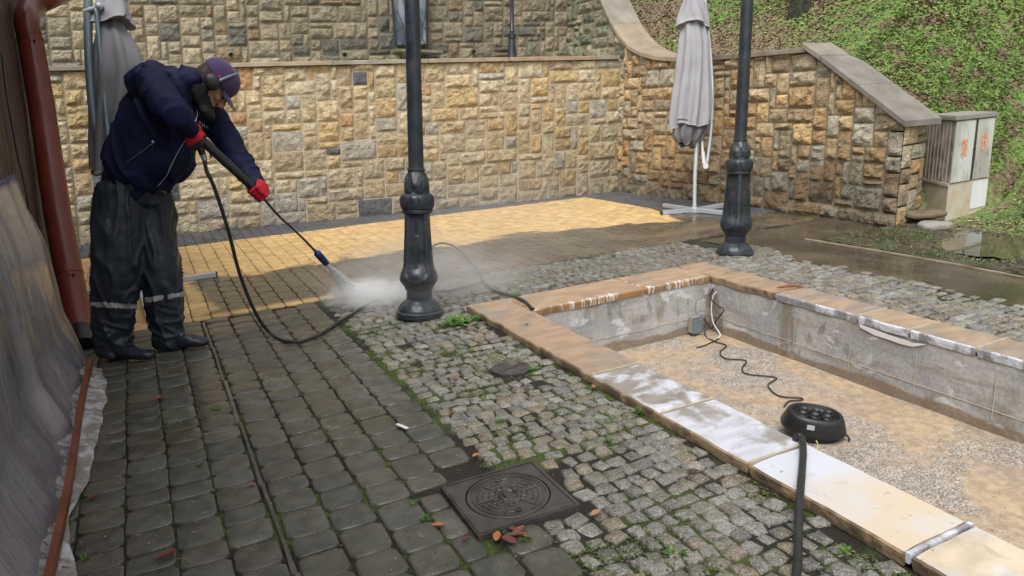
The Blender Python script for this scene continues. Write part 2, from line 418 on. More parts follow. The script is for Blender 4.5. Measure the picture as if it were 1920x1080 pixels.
def mat_slab(name, base, patch, thr, whiteedge=0.0):
    s = NB(name)
    n = s.noise(3.4, 6, dist=.5); n = s.math('ADD', n, s.math('MULTIPLY', s.math('SUBTRACT', s.noise(24, 5), .5), .16)); c = s.mix(s.ramp(n, thr - .03, thr + .07), base, patch)
    c = s.mix(s.ramp(s.noise(13, 6, dist=.7), .56, .72, 0, .35), c, (.24, .19, .14))
    c = s.scale(c, s.ramp(s.noise(6, 6, s.scaled((1, 3, 1))), .3, .7, .84, 1.12))
    c = s.mix(s.ramp(s.noise(38, 3), .70, .74, 0, .7), c, (.12, .09, .06))
    s.bump(s.math('ADD', s.noise(9, 6), s.math('MULTIPLY', s.noise(60, 4), .3)), .4, .008)
    return s.out(c, s.ramp(n, .4, .6, .45, .7))
M['slab_orange'] = mat_slab('dirty_orange_sandstone', (.37, .255, .160), (.32, .23, .155), .5)
M['slab_brown'] = mat_slab('brown_sandstone', (.38, .265, .175), (.29, .235, .185), .50)
M['slab_grey'] = mat_slab('grey_sandstone_with_lime', (.27, .245, .215), (.56, .57, .62), .50)
M['slab_white'] = mat_slab('lime_washed_sandstone', (.55, .56, .61), (.30, .28, .25), .56)
M['slab_cream'] = mat_slab('cleaned_cream_sandstone', (.62, .52, .385), (.62, .58, .53), .50)
def mat_l4():
    s = NB('cream_slab_with_lime_veil'); x, y, z = s.xyz(); n = s.noise(3.4, 6, dist=.5)
    g_ = s.ramp(s.math('ADD', y, s.math('MULTIPLY', s.math('SUBTRACT', s.noise(4, 6, dist=.6), .5), .5)), -2.50, -2.20)
    c = s.mix(s.ramp(n, .45, .6), (.62, .52, .385), (.60, .55, .48)); c = s.mix(g_, c, (.58, .60, .66)); c = s.mix(s.ramp(s.noise(38, 3), .70, .74, 0, .7), c, (.2, .16, .12))
    c = s.mix(s.ramp(s.noise(12, 6, dist=.7), .58, .74, 0, .3), c, (.3, .24, .18))
    s.bump(s.math('ADD', s.noise(9, 6), s.math('MULTIPLY', s.noise(60, 4), .3)), .4, .008); return s.out(c, .6)
M['slab_veil'] = mat_l4()
M['slab_cool'] = mat_slab('worn_grey_sandstone', (.31, .25, .185), (.37, .265, .17), .5)
def mat_edge():
    s = NB('riven_stone_edge'); c = s.mix(s.ramp(s.noise(9, 5, s.scaled((1, 1, .35))), .42, .58), (.16, .12, .075), (.34, .25, .15))
    s.bump(s.noise(30, 5), .9, .012); return s.out(c, .85)
M['edge'] = mat_edge()
def mat_drip(name, top):
    s = NB(name); x, y, z = s.xyz()
    base = s.mix(s.ramp(s.noise(3.4, 6, dist=.5), .5, .55), (.38, .26, .165), (.33, .23, .155)) if top else s.mix(s.ramp(s.noise(9, 5), .42, .58), (.36, .20, .08), (.24, .15, .07))
    base = s.scale(base, s.ramp(s.noise(6, 6, s.scaled((1, 3, 1))), .3, .7, .84, 1.12))
    nx = s.noise(62, 5, s.scaled((1, .25, .15))); big = s.noise(3.2, 3, s.scaled((1, .01, .01)))
    m = s.math('MULTIPLY', s.ramp(nx, .46, .62, 0, .85), s.ramp(big, .42, .56))
    if top: m = s.math('MULTIPLY', m, s.ramp(s.math('ADD', y, s.math('MULTIPLY', s.math('SUBTRACT', nx, .5), -.12)), .012, .035, 1, 0))
    s.bump(s.noise(40, 5), .5, .006); return s.out(s.mix(m, base, (.80, .78, .76)), .7)
M['drip_top'] = mat_drip('orange_sandstone_with_white_runs', True); M['drip_edge'] = mat_drip('orange_edge_with_white_runs', False)
def mat_lime():
    s = NB('lime_crust_edge'); c = s.mix(s.ramp(s.noise(13, 5, s.scaled((1, 1, .5))), .40, .58), (.26, .26, .27), (.62, .66, .74))
    s.bump(s.noise(30, 5), .9, .012); return s.out(c, .8)
M['lime'] = mat_lime()
def mat_sheet():
    s = NB('translucent_plastic_sheet')
    x, y, z = s.xyz()
    n = s.noise(1.3, 3, s.scaled((1, 1.0, .55)), .6); c = s.mix(s.ramp(n, .35, .65), (.22, .215, .26), (.42, .39, .42))
    c = s.mix(s.ramp(z, 1.025, 1.04), c, (.02, .05, .22))
    s.b.inputs['Alpha'].default_value = .74; s.b.inputs['Coat Weight'].default_value = .6; s.b.inputs['Coat Roughness'].default_value = .12
    cr = s.math('ABSOLUTE', s.math('SUBTRACT', s.noise(5, 4, s.scaled((1, 1.6, .35)), 1.0), .5))
    s.bump(cr, .8, .03)
    return s.out(c, .26)
M['sheet'] = mat_sheet()
def mat_skirt():
    s = NB('crumpled_clear_plastic'); n = s.noise(9, 5, None, 1.5); c = s.mix(s.ramp(n, .4, .65), (.30, .27, .24), (.62, .61, .63))
    c = s.mix(s.ramp(s.noise(60, 2), .68, .72), c, (.08, .06, .04))
    s.b.inputs['Alpha'].default_value = .93
    s.bump(s.noise(26, 4, None, 1.5), .7, .01); return s.out(c, s.ramp(n, .4, .65, .2, .5))
M['skirt'] = mat_skirt()
def mat_window():
    s = NB('grey_pane_painted_reflections'); n = s.noise(2.0, 2, s.scaled((2, 1, .9)))  # blurred reflections put into the pane colour as pale and dark grey patches
    return s.out(s.mix(s.ramp(n, .42, .6), (.10, .12, .16), (.34, .37, .42)), .25)
M['pane'] = mat_window()
def mat_cabinet():
    s = NB('weathered_pale_cabinet'); x, y, z = s.xyz()
    n = s.noise(4, 6, s.scaled((1, 1, .35))); c = s.mix(s.ramp(n, .42, .64), (.62, .62, .60), (.40, .39, .36))
    c = s.mix(s.ramp(s.noise(15, 6, s.scaled((1, 1, .5))), .55, .70, 0, .5), c, (.22, .20, .17)); s.bump(s.noise(60, 4), .3, .004); return s.out(c, .6)
M['cab'] = mat_cabinet()
M['cab_side'] = mk('dirty_ribbed_side', (.25, .24, .21), rough=.8, var=.45, vscale=9, bump=.3, col2=(.33, .31, .27))
M['cab_low'] = mk('cream_plinth', (.62, .55, .44), rough=.7, var=.2, vscale=5, bump=.2, col2=(.45, .38, .28))
# ================================================================= SETTING
def block(mb, cx, cy, w, l, z, ang, col, jit=.004, edge=.008, dome=0.0, h=.03, rough=.0, seed=0):
    """one paving block: chamfered eight-sided outline, rounded shoulders, uneven top"""
    hw, hl = w / 2, l / 2; c = min(hw, hl) * .28
    o = [(hw, hl - c), (hw - c, hl), (-hw + c, hl), (-hw, hl - c), (-hw, -hl + c), (-hw + c, -hl), (hw - c, -hl), (hw, -hl + c)]
    o = [(x + ru(-jit, jit), y + ru(-jit, jit)) for x, y in o]; ca, sa = math.cos(ang), math.sin(ang)
    tx, ty = ru(-.012, .012), ru(-.012, .012)
    def P(x, y, zz): return (cx + x * ca - y * sa, cy + x * sa + y * ca, zz)
    vs = []
    for k, (sc_, dz) in enumerate(((1.0, -h), (1.0, -edge), (1 - edge * .45 / hw, -edge * .25), (1 - edge * 1.6 / hw, dome * .5))):
        for x, y in o: vs.append(P(x * sc_, y * sc_, z + dz + (x * tx + y * ty) * (k > 0) + (ru(-rough, rough) if k == 3 else 0)))
    for x, y in o: vs.append(P(x * .45, y * .45, z + dome * .9 + x * .45 * tx + y * .45 * ty + ru(-rough, rough)))
    fs = []
    for r in range(4):
        for k in range(8): fs.append((r * 8 + k, r * 8 + (k + 1) % 8, (r + 1) * 8 + (k + 1) % 8, (r + 1) * 8 + k))
    fs.append(tuple(32 + k for k in range(8)))
    mb.add(vs, fs, col)
ZB = .04                                            # top of the basin's coping
A0 = G(873, 572, ZB); A1 = G(1310, 489, ZB)
BX0, BY0, BX1 = A0.x, A0.y, A1.x
XI0, XI1, YI = BX0 + .292, BX1 - .245, BY0 - .365
BYE = -5.2; FLZ = -.365
def zg(x, y):                                       # the setts climb to the level of the coping behind and right of the basin
    a = sstep(BY0 - .05, BY0 + .05, y) * sstep(.3, 1.2, x) * (1 - sstep(BY0 + .25, BY0 + .6, y))
    b = sstep(BX1 - .1, BX1 + .05, x) * (1 - sstep(BX1 + .25, BX1 + .6, x)) * (1 - sstep(BY0 + .2, BY0 + .6, y))
    return .032 * max(a, b)
# --- ground sheet with an opening for the basin
mb = MB(); zz = -.011
hx0, hx1, hy0, hy1 = BX0 + .15, BX1 - .12, BYE, BY0 - .15
for x0, x1, y0, y1 in ((-40, hx0, -40, 45), (hx1, 45, -40, 45), (hx0, hx1, -40, hy0), (hx0, hx1, hy1, 45)):
    mb.add([(x0, y0, zz), (x1, y0, zz), (x1, y1, zz), (x0, y1, zz)], [(0, 1, 2, 3)])
tag(mb.build('ground', M['joint']), kind='structure')
# --- dark pavers
def paver_col():
    b = random.choice([(.072, .070, .056), (.064, .063, .052), (.078, .073, .056), (.070, .064, .050), (.080, .078, .064)])
    k = ru(.86, 1.14); return tuple(q * k for q in b)
mb = MB(); row = 0; x = -.83
rows = []
while x > -3.3:
    w = .138 if row not in (5,) else .018
    rows.append((x - w / 2, w)); x -= w + .006; row += 1
MHX0, MHX1, MHY0, MHY1 = -1.01, -.64, -2.46, -2.09
for i, (cx, w) in enumerate(rows):
    y = .74 - (ru(0, .12) if i % 2 else 0)
    while y > -4.3:
        l = .6 if w < .05 else random.choice([.105, .135, .135, .165])
        cy = y - l / 2; y -= l + ru(.003, .006)
        xx = cx + .027 * (cy + 1.0) * -.35 + .004 * N3(cx, cy * 2)
        ww_ = w
        if MHY0 - .01 < cy + l / 2 and cy - l / 2 < MHY1 + .01 and xx + w / 2 > MHX0 - .004 and xx < MHX1:
            if MHY0 + .02 < cy < MHY1 - .02 or cy + l / 2 > MHY0 + .05 and cy < MHY0 + .05 or cy - l / 2 < MHY1 - .05 and cy > MHY1 - .05:
                ww_ = MHX0 - .008 - (xx - w / 2)
                if ww_ < .02: continue
                xx = xx - w / 2 + ww_ / 2
            elif cy <= MHY0 + .02: l2 = MHY0 - .006 - (cy - l / 2); cy = cy - l / 2 + l2 / 2; l = l2
            else: l2 = cy + l / 2 - MHY1 - .006; cy = cy + l / 2 - l2 / 2; l = l2
            if l < .02: continue
        near = sstep(-.3, -2.6, cy) * sstep(-2.2, -1.2, xx)
        block(mb, xx, cy, ww_, l, .003 * N3(xx * 2, cy * 2) + ru(-.002, .002), ru(-.012, .012), paver_col(), jit=.003, edge=lerp(.003, .006, near), dome=.001)
tag(mb.build('dark_pavement', M['paver'], smooth=True, auto=50), kind='structure')
# --- granite setts
def sett_col():
    b = random.choice([(.29, .28, .25), (.25, .24, .21), (.32, .30, .25), (.21, .20, .18), (.31, .26, .185), (.27, .26, .24), (.35, .34, .30), (.26, .235, .17)])
    k = ru(.85, 1.15); return tuple(q * k for q in b)
mb = MB()
def setts(x0, x1, y0, y1, size, skip=None, dark=1.0):
    y = y1; j = 0
    while y > y0:
        hgt = size * ru(.92, 1.08); x = x0 + (ru(0, .5) * size if j % 2 else 0)
        while x < x1:
            w = size * ru(.8, 1.25)
            cx = x + w / 2; cy = y - hgt / 2 + .018 * math.sin(x * 5 + j) * .6
            cx2, cy2 = cx + .05 * N3(cx * 1.3, cy * 1.3, 4) + ru(-.004, .004), cy + .06 * N3(cx * 1.8, cy * 1.8, 9) + ru(-.005, .005)
            if not (skip and skip(cx2, cy2)) and ru(0, 1) > .012:
                col = tuple(q * dark for q in sett_col())
                block(mb, cx2, cy2, w - ru(.004, .009), hgt - ru(.004, .008), zg(cx2, cy2) + ru(-.006, .004) - .002, ru(-.22, .22), col, jit=.008, edge=.008, dome=.0018, rough=.0022, h=.04)
            x += w
        y -= hgt; j += 1
mh2c = G(958, 691)
def skip1(x, y):
    if MHX0 - .05 < x < MHX1 + .03 and MHY0 - .03 < y < MHY1 + .03: return True
    if (VV((x, y)) - VV((mh2c.x, mh2c.y))).length < .115: return True
    if x > BX0 - .01 and y < BY0 + .02 and x < BX1 + .02: return True
    return x > 2.68 or (x > BX1 - .3 and y > BY0 + .62 - .1 * x and x > 2.4)
setts(-.80, BX0 + .06, -3.9, .78, .068, skip1, .78)
setts(BX0 + .08, 2.72, BY0 + .05, .76, .064, skip1, .62)
setts(BX1 + .03, 2.72, -3.6, BY0 + .05, .070, skip1, .8)
tag(mb.build('cobblestone_paving', M['granite'], smooth=True, auto=60), kind='structure')
# --- yellow brick strip (half of it still dirty) and the grey brick strips
mb = MB(); x = -3.2
while x < 4.1:
    w = .1205; y = .765 + ru(-.004, .004); i = round(x / w)
    lim = 3.90 if x < 3.4 else 1.9
    if x > 3.46: lim = 1.35
    first = True
    while y < lim - .02:
        l = .10 if first else .2; l = min(l, lim - y); first = False
        k = ru(.93, 1.07); c = (.60 * k, .40 * k * ru(.97, 1.03), .17 * k)
        block(mb, x + w / 2, y + l / 2, w - .005, l - .004, ru(-.0015, .0015), 0, c, jit=.0015, edge=.004, dome=0)
        y += l
        if first is False and (i % 2) and abs(y - .865) < .02: 
            block(mb, x + w / 2, y + .05, w - .005, .096, 0, 0, c, jit=.0015, edge=.004); y += .1
    x += w
tag(mb.build('yellow_pavement', M['yellow'], smooth=True, auto=50), kind='structure')
M['greybrick'] = mk('grey_brick', vcol=True, rough=.5, var=.25, vscale=6, bump=.3, speck=(120, .15))
mb = MB()
def greys(x0, x1, y0, y1):
    x = x0
    while x < x1 - .02:
        y = y0 + (0 if round(x / .1) % 2 else -.1)
        while y < y1:
            k = ru(.85, 1.15); a, b = max(y, y0), min(y + .2, y1)
            if b - a > .03: block(mb, x + .05, (a + b) / 2, .096, b - a - .004, ru(-.0015, .0015) , 0, (.072 * k, .075 * k, .083 * k), jit=.001, edge=.004)
            y += .2
        x += .1
greys(-5.2, 3.46, 3.905, 5.1); greys(3.47, 4.4, 1.36, 4.5); greys(-5.2, -3.21, .9, 3.9); 
tag(mb.build('grey_pavement', M['greybrick'], smooth=True, auto=50), kind='structure')
# --- wet road, with a low kerb stone line
mb = MB()
def patch(mb, outline, z, sub=1):
    n = len(outline); c = VV((sum(p[0] for p in outline) / n, sum(p[1] for p in outline) / n, z))
    mb.add([(p[0], p[1], z) for p in outline] + [c], [(i, (i + 1) % n, n) for i in range(n)])
NX, NY = 44, 120
vs = []; fs = []
for j in range(NY + 1):
    for i in range(NX + 1):
        y = lerp(.80, -5.2, j / NY); far = interp([(-5.2, 3.25), (-.12, 3.32), (.0, 4.4), (.8, 4.6)], y)
        x = lerp(2.60, far, i / NX); vs.append((x, y, -.005 + .006 * fbm(x * 2, y * 2) + (.0 if y < .7 else -.004)))
for j in range(NY):
    for i in range(NX): a = j * (NX + 1) + i; fs.append((a, a + NX + 1, a + NX + 2, a + 1))
mb.add(vs, fs); tag(mb.build('road', M['wetroad'], smooth=True), kind='structure')
# --- muddy verge right of the road
_pc = G(1905, 458)
def verge_z(x, y):
    pm = 1 - sstep(.75, 1.0, math.hypot((x - _pc.x - .25) / 1.05, (y - _pc.y + .05) / .50))
    return (1 - pm) * vz0(x, y) + pm * -.004
def vz0(x, y): return .012 + .028 * (fbm(x * 2.2, y * 2.2, 3) + .3) * sstep(3.3, 3.6, x) + .012 * N3(x * 14, y * 14)
mb = MB(); vs = []; fs = []; NX, NY = 90, 110
for j in range(NY + 1):
    for i in range(NX + 1):
        y = lerp(-.02, -7.0, (j / NY) ** 1.4); x = lerp(3.31, 12, (i / NX) ** 1.5)
        if j == 0: y = lerp(-.06, .10, i / NX)
        vs.append((x, y, verge_z(x, y)))
for j in range(NY):
    for i in range(NX): a = j * (NX + 1) + i; fs.append((a, a + NX + 1, a + NX + 2, a + 1))
mb.add(vs, fs)
def mat_verge():
    s = NB('muddy_verge'); n = s.noise(1.7, 6); c = s.mix(s.ramp(n, .42, .58), (.060, .046, .028), (.048, .056, .022))
    c = s.mix(s.ramp(s.noise(7, 5), .50, .60), c, (.085, .065, .042)); c = s.scale(c, s.ramp(s.noise(50, 5), .3, .7, .55, 1.5))
    s.bump(s.noise(40, 6), .9, .02); return s.out(c, s.ramp(s.noise(2.5, 4), .4, .6, .22, .75))
M['verge'] = mat_verge()
tag(mb.build('verge', M['verge'], smooth=True), kind='structure')
mb = MB(); mb.tube([G(1668, 427), G(1630, 434), G(1588, 445), G(1560, 450)], .012, 6)
mb.tube([G(1510, 449), G(1647, 471), G(1780, 494), G(1920, 521), G(2150, 565)], .012, 6)
tag(mb.build('kerb', M['mortar2']), kind='structure')
c = G(1905, 458); pts = []
for k in range(140):
    th = 2 * math.pi * k / 140; r = 1 + .25 * fbm(math.cos(th) * 1.2, math.sin(th) * 1.2, 5)
    pts.append((c.x + 1.05 * r * math.cos(th + .3) + .25, c.y + .52 * r * math.sin(th + .3) - .05))
mb = MB(); patch(mb, pts, .020); tag(mb.build('puddle', M['water']), kind='structure')
# --- hillside
def hill(x, y):
    w = 1.45 * clamp((y + .2) / 1.6)
    a = .50 * (x - 4.95) + w + .22 * max(0, y - 1.5) + .05 * max(0, x - 8)
    b = .16 * fbm(x * .7, y * .7, 2) * sstep(5.0, 7, x) + .03 * N3(x * 3, y * 3)
    k = .09
    h = a + b - .50 * math.exp(-((x - 5.25) ** 2 / .45 + (y - .0) ** 2 / .10))
    return h if h > k else -.05 + (k + .05) * math.exp(min(0, (h - k)) * 2.2)
mb = MB(); vs = []; fs = []; NX, NY = 120, 150
for j in range(NY + 1):
    for i in range(NX + 1):
        y = -14 + 50 * j / NY; y = -9 + 34 * (j / NY); x = 4.45 + 26 * (i / NX) ** 1.6
        vs.append((x, y, hill(x, y)))
for j in range(NY):
    for i in range(NX): a = j * (NX + 1) + i; fs.append((a, a + 1, a + NX + 2, a + NX + 1))
mb.add(vs, fs); tag(mb.build('hillside', M['hill'], smooth=True), kind='structure')
def hill_hit(px, py):
    d = ray(px, py).normalized(); t = 3.0
    while t < 60:
        p = CAM + d * t
        if p.x > 4.45 and p.z < hill(p.x, p.y): return p
        t += .03
    return None
# --- hill cover: green leaves and brown leaf litter
def on_screen(p, m=40):
    v = VV(p) - CAM; z = v.dot(CF)
    if z < .2: return False
    x = 960 + FPX * v.dot(CR) / z; y = 540 - FPX * v.dot(CU) / z
    return -m < x < 1920 + m and -m < y < 1080 + m
def scr(p):
    v = VV(p) - CAM; z = v.dot(CF); return 960 + FPX * v.dot(CR) / z, 540 - FPX * v.dot(CU) / z
BL = []
for (a_, b_), amp_, r_ in (((1650, 50), .5, .9), ((1800, 80), .5, 1.0), ((1890, 250), .4, .5), ((1890, 340), .5, .4), ((1380, 70), .35, .6), ((1500, 110), .3, .5), ((1560, 18), -.5, .8), ((1300, 30), -.5, 1.0), ((1230, 50), -.6, .9), ((1760, 200), -.35, .5), ((1660, 170), -.3, .4), ((1830, 5), -.4, .8)):
    h_ = hill_hit(a_, b_)
    if h_: BL.append((h_.x, h_.y, amp_, r_ * (1 + .12 * max(0, depth(h_) - 8))))
def green(x, y): return fbm(x * .55, y * .55, 7) + .5 * fbm(x * 2.1, y * 2.1, 8) + .06 + sum(a_ * math.exp(-((x - u_) ** 2 + (y - v_) ** 2) / (r_ * r_)) for u_, v_, a_, r_ in BL)
mbg = MB(); mbl = MB()
for q in range(66000):
    px, py = ru(1130, 1960), ru(-30, 440)
    if px < 1720 and py > 250: continue
    d = ray(px, py); t = 5.5; p = None
    if d.x <= 0: continue
    lo = (4.6 - CAM.x) / d.x; t = max(lo, 4.0); step = .25; prev = t
    while t < 45:
        pt = CAM + d * t
        if pt.z < hill(pt.x, pt.y):
            a, b = prev, t
            for _ in range(7):
                m_ = (a + b) / 2; pm = CAM + d * m_
                if pm.z < hill(pm.x, pm.y): b = m_
                else: a = m_
            p = CAM + d * b; break
        prev = t; t += step
    if p is None or p.z < .02: continue
    g_ = green(p.x, p.y); s = ru(.010, .025) * (1 + .05 * (t - 7)); th = ru(0, 6.28)
    if random.random() < clamp(.14 + g_ * 1.9, .07, .80):
        k = ru(.6, 1.35); yel = ru(0, 1) ** 2
        c = (lerp(.16, .33, yel) * k, lerp(.28, .35, yel) * k, lerp(.07, .14, yel) * k)
        for _ in range(2):
            a = VV((math.cos(th), math.sin(th), ru(-.1, .55))).normalized() * s * ru(.8, 1.5); b = VV((-math.sin(th), math.cos(th), ru(-.2, .2))) * s * .38
            o = p + VV((ru(-.02, .02), ru(-.02, .02), 0)); mbg.add([o, o + a * .5 + b, o + a, o + a * .5 - b], [(0, 1, 2, 3)], c); th += ru(1.5, 3)
    elif random.random() < .62:
        k = ru(.6, 1.5); c = random.choice([(.25, .155, .085), (.16, .10, .06), (.33, .24, .14), (.42, .33, .22), (.20, .10, .06)]); c = tuple(q_ * k for q_ in c)
        a = VV((math.cos(th), math.sin(th), ru(-.1, .5))) * s; b = VV((-math.sin(th), math.cos(th), ru(-.1, .5))) * s * .6; o = p + VV((0, 0, .01))
        mbl.add([o - a, o + b, o + a, o - b], [(0, 1, 2, 3)], c)
# verge weeds and litter
for q in range(9000):
    px, py = ru(1580, 1935), ru(410, 530)
    p = G(px, py)
    if p.x < 3.33 or p.y > .0: continue
    if (VV((p.x, p.y)) - VV((c.x if isinstance(c, VV) else 0, 0))).length < 0: continue
    n_ = fbm(p.x * 2.0, p.y * 2.0, 12)
    p.z = verge_z(p.x, p.y); th = ru(0, 6.28); s = ru(.008, .02)
    if hill(p.x, p.y) > p.z: p.z = hill(p.x, p.y)
    if p.z < .03 and q % 2: continue
    if n_ > -.10 and random.random() < .7:
        k = ru(.6, 1.3); a = VV((math.cos(th), math.sin(th), ru(.1, 1.0))) * s; b = VV((-math.sin(th), math.cos(th), 0)) * s * .35
        mbg.add([p, p + a * .5 + b, p + a, p + a * .5 - b], [(0, 1, 2, 3)], (.10 * k, .19 * k, .045 * k))
    elif random.random() < .4:
        k = ru(.5, 1.5); a = VV((math.cos(th), math.sin(th), ru(0, .4))) * s; b = VV((-math.sin(th), math.cos(th), ru(0, .4))) * s * .5; o = p + VV((0, 0, .008))
        mbl.add([o - a, o + b, o + a, o - b], [(0, 1, 2, 3)], (.11 * k, .08 * k, .05 * k))
tag(mbg.build('hill_grass', M['vcol']), 'patchy green grass and low weeds covering the hillside and muddy verge', 'grass', kind='stuff')
tag(mbl.build('leaf_litter', M['vcol']), 'brown dead leaves strewn over the grassy hillside', 'leaves', kind='stuff')

# ================================================================= STONE WALLS
def pal_front(s, t):
    r = random.random()
    if r < .36: c = (.50, .425, .285)
    elif r < .62: c = (.49, .395, .235)
    elif r < .77: c = (.48, .355, .18)
    elif r < .80: c = (.46, .28, .14)
    elif r < .91: c = (.41, .38, .31)
    elif r < .91 + (.065 if s < 8.0 else .004): c = (.11, .12, .135)
    else: c = (.42, .33, .21)
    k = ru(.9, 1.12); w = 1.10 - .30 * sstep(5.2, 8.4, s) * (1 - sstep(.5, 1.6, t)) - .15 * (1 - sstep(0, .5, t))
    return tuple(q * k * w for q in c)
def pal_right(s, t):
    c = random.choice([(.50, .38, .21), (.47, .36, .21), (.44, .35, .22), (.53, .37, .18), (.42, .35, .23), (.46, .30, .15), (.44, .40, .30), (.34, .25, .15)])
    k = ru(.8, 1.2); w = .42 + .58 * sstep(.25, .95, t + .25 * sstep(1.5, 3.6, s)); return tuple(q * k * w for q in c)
def pal_upper(s, t):
    r = random.random()
    c = (.44, .375, .245) if r < .45 else (.38, .335, .225) if r < .72 else (.29, .28, .20) if r < .8 else (.19, .19, .15) if r < .93 else (.36, .27, .15)
    k = ru(.8, 1.15) * (1 - .35 * sstep(4.5, 8.5, s)) ; return tuple(q * k for q in c)
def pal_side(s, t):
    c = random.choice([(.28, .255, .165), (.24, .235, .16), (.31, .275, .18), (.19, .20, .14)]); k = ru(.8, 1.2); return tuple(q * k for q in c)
class Path:
    def __init__(s, pts):
        s.p = [VV((x, y, 0)) for x, y in pts]; s.L = [0]
        for a, b in zip(s.p, s.p[1:]): s.L.append(s.L[-1] + (b - a).length)
        s.S = s.L[-1]
    def at(s, q):
        q2 = clamp(q, 0, s.S)
        for i in range(len(s.L) - 1):
            if q2 <= s.L[i + 1] + 1e-9:
                d = (s.p[i + 1] - s.p[i]).normalized(); return s.p[i] + d * (q - s.L[i]), d
        return s.p[-1], (s.p[-1] - s.p[-2]).normalized()
def masonry(mb, path, flip, top, cell, pal, hmax=.05, t0=-.03, s0=0, s1=None, mort=.006):
    s1 = s1 or path.S; W = int((s1 - s0) / cell); cw = (s1 - s0) / W; ch = cell * .92
    H = int((max(top(s0 + (s1 - s0) * i / 40) for i in range(41)) - t0) / ch) + 1
    used = [[False] * W for _ in range(H)]
    def pos(s, t, n_):
        b, d = path.at(s); nn = VV((d.y, -d.x, 0)) * (-1 if flip else 1); return b + UP * t + nn * n_
    for j in range(H):
        for i in range(W):
            if used[j][i]: continue
            w = random.choice([2, 2, 3, 3, 4, 4, 5]); h = random.choice([1, 2, 2, 3, 3]) if w < 5 else random.choice([2, 2, 3])
            if w == 2: h = random.choice([2, 2, 3, 4])
            ww = 1
            while ww < w and i + ww < W and not used[j][i + ww]: ww += 1
            hh = min(h, H - j)
            for b in range(hh):
                for a in range(ww): used[j + b][i + a] = True
            sA, sB = s0 + i * cw, s0 + (i + ww) * cw; tA, tB = t0 + j * ch, t0 + (j + hh) * ch
            tm = top((sA + sB) / 2)
            if tA > top(sA) - .02 and tA > top(sB) - .02: continue
            g_ = mort; sA += g_; sB -= g_; tA += g_; tB -= g_
            nx, ny = max(7, ww * 3 + 2), max(6, hh * 3 + 2); vs = []; fs = []
            amp = hmax * ru(.55, 1.2); ph = ru(0, 99); bx, by = ru(.25, .75), ru(.15, .5); tl = ru(-.35, .35); dr = ru(1.5, 5)
            fx = [0, .03] + [.03 + .94 * k / (nx - 2) for k in range(1, nx - 2)] + [.97, 1]
            fy = [0, .04] + [.04 + .92 * k / (ny - 2) for k in range(1, ny - 2)] + [.96, 1]
            for v in fy:
                for u in fx:
                    s = lerp(sA, sB, u); t = lerp(tA, tB, v)
                    e = min(u, 1 - u, v, 1 - v)
                    if e < 1e-6: z = -.004
                    else:
                        eu = min(u, 1 - u) * (sB - sA); ev = min(v, 1 - v) * (tB - tA); ed = min(eu, ev)
                        f1 = 1 - abs(u - bx) * .8 + tl * (u - .5); f2 = 1 - (v - by) * .6 if v > by else 1 - (by - v) * dr * .6
                        vd = noise.voronoi(VV((s * 11, t * 11, ph)))[0]; fct = .55 * (vd[1] - vd[0])
                        z = .004 + amp * clamp(ed / .020) * clamp(min(f1, f2, .92) - .30 + fct + .34 * noise.noise(VV((s * 15, t * 15, ph))) + .14 * noise.noise(VV((s * 42, t * 42, ph))), .05, 1.2)
                    tt = top(s)
                    if t > tt: t = tt; z = min(z, 0)
                    vs.append(pos(s + (ru(-.003, .003) if e < .05 else 0), t, z))
            n1 = len(fx)
            for b in range(len(fy) - 1):
                for a in range(n1 - 1):
                    q = b * n1 + a; f = (q, q + 1, q + n1 + 1, q + n1); fs.append(f if not flip else f[::-1])
            mb.add(vs, fs, pal((sA + sB) / 2, (tA + tB) / 2))
def wall_body(mb, path, flip, top, thick, n=60, mi=1, s0=0, s1=None):
    s1 = s1 or path.S; F = []; 
    for i in range(n + 1):
        s = lerp(s0, s1, i / n); b, d = path.at(s); nn = VV((d.y, -d.x, 0)) * (-1 if flip else 1); tt = top(s)
        F.append((b - UP * .05, b + UP * tt, b + UP * tt - nn * thick, b - UP * .05 - nn * thick))
    vs = [v for q in F for v in q]; fs = []
    for i in range(n):
        for k in range(4): a = i * 4 + k; b = i * 4 + (k + 1) % 4; fs.append((a, b, b + 4, a + 4) if flip else (a, a + 4, b + 4, b))
    fs.append((0, 1, 2, 3)); fs.append(tuple(4 * n + k for k in (3, 2, 1, 0)))
    mb.add(vs, fs, (1, 1, 1), mi)
def coping_run(mb, path, flip, top, w, over, th, length, s0, s1, col, lift=.0, jit=.003):
    """coping slabs laid along the top profile"""
    s = s0
    while s < s1 - .02:
        e = min(s1, s + length * ru(.85, 1.15)); n = max(2, int((e - s) / .12)); vs = []; fs = []; k = ru(.85, 1.15); c = random.choice(col); c = tuple(q * k for q in c)
        o = ru(-jit, jit)
        for i in range(n + 1):
            q = lerp(s + .003, e - .003, i / n); b, d = path.at(q); nn = VV((d.y, -d.x, 0)) * (-1 if flip else 1); base = b + UP * (top(q) + lift + o * .5)
            e_ = .005; j = ru(-.003, .003)
            vs += [base + nn * (over + o + j), base + nn * (over + o + j) + UP * (th - e_), base + nn * (over + o - e_) + UP * th, base - nn * (w - over - e_) + UP * th, base - nn * (w - over) + UP * (th - e_), base - nn * (w - over)]
        for i in range(n):
            for a in range(6): p = i * 6 + a; r = i * 6 + (a + 1) % 6; fs.append((p, r, r + 6, p + 6) if flip else (p, p + 6, r + 6, r))
        fs.append(tuple(range(6))); fs.append(tuple(n * 6 + a for a in range(5, -1, -1)))
        mb.add(vs, fs, c); s = e
COPC = [(.34, .28, .19), (.30, .27, .21), (.38, .29, .18), (.28, .25, .19), (.34, .25, .16)]
